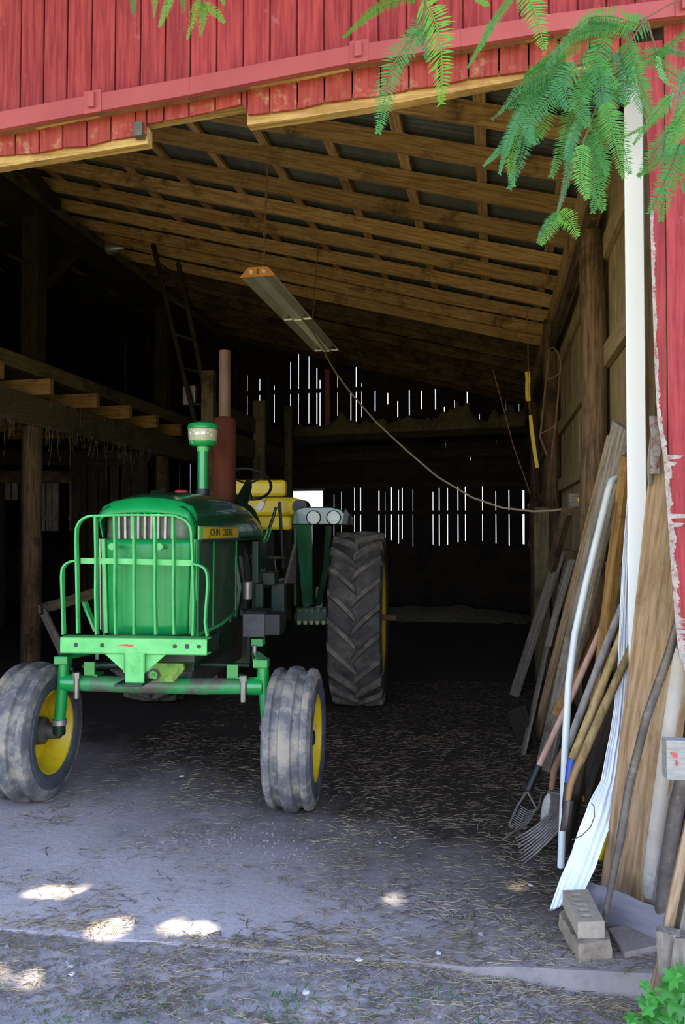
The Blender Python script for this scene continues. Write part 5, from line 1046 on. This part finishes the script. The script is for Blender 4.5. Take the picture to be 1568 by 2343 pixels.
# ================================================================ FOLIAGE IN FRONT (feathery branches)
def frond(pts, hw, m, par, seed=0, gap=None, tilt=0):
    """pts: photo points with depth; feathery leaf with two rows of narrow leaflets along a drooping rib"""
    r_ = random.Random(seed); P3 = [P(*p)-V(par.location) for p in pts]
    # smooth resample
    def sm(t):
        f = t*(len(P3)-1); i = min(int(f), len(P3)-2); q = f-i
        p0, p1, p2, p3 = P3[max(i-1, 0)], P3[i], P3[i+1], P3[min(i+2, len(P3)-1)]
        return .5*((2*p1)+(p2-p0)*q+(2*p0-5*p1+4*p2-p3)*q*q+(3*p1-p0-3*p2+p3)*q**3)
    ns = 20; C_ = [sm(i/ns) for i in range(ns+1)]; L_ = sum((a-c).length for a, c in zip(C_, C_[1:])); s = hw/FPX*P3_depth(pts)
    s *= 1.18; gap = gap or s*.125; n = max(10, int(L_/gap)); b = MB(); b.tube(C_, [.0014*(1-.6*i/ns) for i in range(ns+1)], 4)
    view = V((.19, .98, 0)); yawt = r_.uniform(-.5, .5)+tilt
    for i in range(n):
        t = (i+.5)/n; c = sm(t); d = (sm(min(1, t+.02))-sm(max(0, t-.02))).normalized()
        side = d.cross(view).normalized(); side = (side*math.cos(yawt)+view*math.sin(yawt)).normalized(); dep = side.cross(d).normalized()
        env = (math.sin(math.pi*min(1, (t*.92+.08))**.75)**.6 if t < .97 else .35)*(1-.25*t)
        for sg in (1, -1):
            ln = s*env*r_.uniform(.85, 1.08); dir_ = (side*sg*.92+d*r_.uniform(.18, .42)+V((0, 0, -.10*r_.random()))+dep*r_.uniform(-.18, .18)).normalized(); wv = d*max(.0009, gap*.36)
            m1 = c+dir_*ln*.5+dep*.03*ln; e_ = c+dir_*ln+V((0, 0, -.10*ln))
            b.add([c-wv*.5, c+wv*.5, m1+wv, m1-wv, e_], [(0, 1, 2, 3), (3, 2, 4)])
    return b.build('frond', m, par)
def P3_depth(pts): return sum(p[2] for p in pts)/len(pts)/.98
def branch(name, loc, label): return empty(name, loc, label, 'branch')
B1 = branch('leafy_branch', P(430, -40, 1.5), 'small sprigs of feathery light green leaves hanging in at the top left')
for i, (a, c, h, m) in enumerate(((( 296, -30), (304, 32), 13, 'frond'), ((352, -30), (352, 40), 15, 'frondlite'), ((392, -20), (364, 62), 13, 'frondlite'), ((410, -20), (420, 30), 10, 'frond'), ((452, -6), (428, 90), 20, 'frondlite'), ((462, 10), (458, 82), 15, 'frondlite'), ((462, 8), (514, 52), 16, 'frondlite'), ((490, -20), (514, 12), 10, 'frondlite'))):
    frond([(a[0], a[1], 1.5), ((a[0]+c[0])/2+4, (a[1]+c[1])/2-4, 1.5), (c[0], c[1], 1.5)], h, m, B1, i)
b = MB(); b.tube([P(285, -45, 1.5)-B1.location, P(400, -28, 1.5)-B1.location, P(470, 14, 1.5)-B1.location], .002, 5); b.tube([P(470, 14, 1.5)-B1.location, P(440, -60, 1.5)-B1.location], .002, 5); b.build('twig', 'twig', B1)
B2 = branch('leafy_branch', P(985, -40, 1.35), 'feathery green leaves drooping over the track cover, left of the large cluster')
F2 = [([(950, -6), (880, 8), (830, 45), (785, 86)], 17, 'frond', .9), ([(968, 0), (1000, 60), (1012, 150), (1010, 238)], 44, 'frondlite', 0), ([(962, 68), (905, 140), (880, 230), (866, 305)], 33, 'frond', 0), ([(985, 40), (955, 70), (925, 145)], 28, 'frondblue', .4), ([(960, 70), (975, 95), (978, 140)], 20, 'frondblue', .3),
      ([(1172, -8), (1130, 50), (1105, 95), (1070, 155)], 13, 'frond', 1.1), ([(1200, -20), (1225, 30), (1246, 112)], 33, 'frondlite', 0), ([(1085, -12), (1105, 4), (1120, 12)], 12, 'frondlite', .2)]
for i, (pts, h, m, tl) in enumerate(F2): frond([(a, c, 1.35+.01*i) for a, c in pts], h, m, B2, 20+i, tilt=tl)
b = MB()
for ch in ([(985, -50), (975, 0), (965, 70)], [(950, -6), (985, -20), (1085, -22), (1175, -12), (1205, -20)]): b.tube([P(*q, 1.36)-B2.location for q in ch], .0022, 5)
b.build('twig', 'twig', B2)
B3 = branch('leafy_branch', P(1568, -10, 1.4), 'large hanging cluster of feathery dark green leaves before the doorway corner')
b = MB()
tw = [[(1600, -20), (1530, 12), (1478, 42)], [(1478, 42), (1440, 75), (1390, 100), (1300, 150)], [(1478, 42), (1420, 130), (1370, 230), (1330, 340)], [(1482, 50), (1500, 110), (1520, 170), (1535, 260)], [(1390, 100), (1370, 190), (1385, 280)], [(1300, 150), (1260, 190)], [(1330, 340), (1290, 430), (1275, 490)]]
for ch in tw: b.tube([P(*q, 1.42)-B3.location for q in ch], [.0020]+[.0011]*(len(ch)-1), 6)
b.build('twig', 'twig', B3)
F3 = [([(1462, 55), (1400, 38), (1350, 42), (1305, 75)], 24, 'frond', .4), ([(1440, 70), (1390, 62), (1330, 75), (1290, 90)], 20, 'frond', .5), ([(1480, 40), (1462, 58), (1432, 90)], 34, 'frondblue', .2), ([(1400, 70), (1330, 95), (1270, 125), (1222, 158)], 22, 'frond', .5),
 ([(1390, 100), (1375, 140), (1395, 190)], 36, 'frondblue', .1), ([(1340, 115), (1360, 140), (1400, 165)], 34, 'frondblue', .2), ([(1300, 150), (1250, 170), (1190, 200), (1142, 262)], 18, 'frondblue', .6), ([(1290, 165), (1230, 195), (1165, 250)], 22, 'frond', .4), ([(1262, 180), (1200, 250), (1165, 320), (1143, 398)], 17, 'frondblue', .7),
 ([(1270, 190), (1215, 260), (1195, 350), (1165, 432)], 28, 'frondblue', .3), ([(1300, 160), (1262, 220), (1235, 300), (1205, 330)], 30, 'frond', .2), ([(1340, 180), (1310, 260), (1290, 330), (1262, 405)], 28, 'frond', .2), ([(1320, 150), (1290, 190), (1310, 250)], 34, 'frond', 0), ([(1360, 160), (1330, 220), (1345, 290)], 32, 'frond', .1),
 ([(1345, 250), (1310, 320), (1300, 400), (1275, 490)], 17, 'frondblue', .6), ([(1278, 488), (1262, 520), (1238, 560)], 19, 'frondlite', .3), ([(1280, 486), (1305, 505), (1322, 542)], 24, 'frondlite', .1), ([(1345, 320), (1360, 400), (1382, 482)], 32, 'frond', .1), ([(1335, 330), (1330, 400), (1345, 455)], 26, 'frondlite', .2), ([(1390, 240), (1420, 310), (1442, 398)], 26, 'frond', .1),
 ([(1378, 150), (1380, 220), (1400, 285)], 30, 'frond', .1), ([(1430, 100), (1450, 180), (1482, 268)], 28, 'frond', 0), ([(1410, 120), (1420, 190), (1435, 240)], 30, 'frond', .2), ([(1510, 118), (1470, 140), (1438, 190)], 26, 'frond', .3), ([(1500, 122), (1535, 100), (1572, 66)], 20, 'frond', .5), ([(1535, 220), (1500, 260), (1450, 330)], 15, 'frond', .7),
 ([(1500, 140), (1535, 165), (1575, 190)], 22, 'frond', .3), ([(1520, 110), (1550, 120), (1580, 125)], 16, 'frond', .3), ([(1558, 282), (1520, 320), (1490, 360), (1462, 404)], 26, 'frond', .1), ([(1562, 330), (1535, 400), (1512, 506)], 30, 'frond', .1), ([(1580, 230), (1550, 290), (1532, 350)], 26, 'frond', .2), ([(1580, 150), (1560, 200), (1545, 270)], 18, 'frondblue', .4), ([(1578, 330), (1572, 380), (1566, 440)], 20, 'frond', .2),
 ([(1400, 200), (1375, 300), (1390, 400)], 28, 'frond', .2), ([(1420, 60), (1370, 52), (1325, 50)], 22, 'frondblue', .3), ([(1300, 120), (1240, 150), (1200, 180)], 20, 'frond', .2)]
rf_ = random.Random(4)
F3 += [([(a+rf_.uniform(-22, 22)*(k+.6)/2, c+rf_.uniform(-20, 14)) for k, (a, c) in enumerate(pts)], h*rf_.uniform(.7, 1), rf_.choice(['frond', 'frond', 'frondblue', 'frondlite']), tl+.3) for pts, h, m, tl in F3[3:] if rf_.random() < .8]
for i, (pts, h, m, tl) in enumerate(F3): frond([(a, c, 1.40+.012*(i % 6)) for a, c in pts], h, m, B3, 50+i, tilt=tl*.8)

# ================================================================ ADDED TREE OVERHEAD (unseen): shades the doorway, gaps placed to let sun flecks through
spots = [(-1.86, 3.23, .085, .03), (-1.97, 3.17, .05, .02), (-1.475, 2.96, .045, .035), (-1.27, 3.04, .05, .025), (-1.17, 3.00, .035, .015), (-1.74, 2.57, .07, .03), (-.43, 3.47, .025, .015)]
b = MB(); rc = random.Random(5); sx_, sy_ = SUN.x/SUN.z, SUN.y/SUN.z
for i in range(24000):
    z = rc.uniform(5.2, 7.2); gx, gy_ = rc.uniform(-4.8, 4.2), rc.uniform(.2, 8.2)      # where the leaf's shadow lands
    skip = False; sz = rc.uniform(.18, .30)
    for ax, ay, ra, rb in spots:
        dx, dy = gx-ax, gy_-ay
        if (dx/(ra+sz*.36))**2+(dy/(rb+sz*.36))**2 < 1: skip = True; break
    if skip: continue
    c = V((gx+sx_*z, gy_+sy_*z, z)); 
    if c.y > 2.6: continue
    nrm = (SUN+V((rc.gauss(0, .4), rc.gauss(0, .4), rc.gauss(0, .4)))).normalized(); a = nrm.cross(V((1, .3, 0))).normalized(); e_ = nrm.cross(a); t = rc.random()*6; a, e_ = a*math.cos(t)+e_*math.sin(t), e_*math.cos(t)-a*math.sin(t)
    b.add([c-a*sz*.6, c+e_*sz*.36, c+a*sz*.6, c-e_*sz*.36], [(0, 1, 2, 3)])
tree = empty('added_shade_tree', (-6.5, -3.0, -.16), 'unseen leafy tree added above the yard, with gaps placed for sun flecks', 'tree')
b.v = [q-V(tree.location) for q in b.v]; b.build('leaves', 'canopy', tree)['kind'] = 'stuff'
b = MB(); b.tube([V((-6.5, -3.0, -.2)), V((-6.4, -3.0, 2.5)), V((-6.0, -2.6, 5.0)), V((-4.5, -1.5, 6.4))], [.32, .25, .18, .06], 12); b.v = [q-V(tree.location) for q in b.v]; b.build('trunk', 'postv', tree, smooth=True)
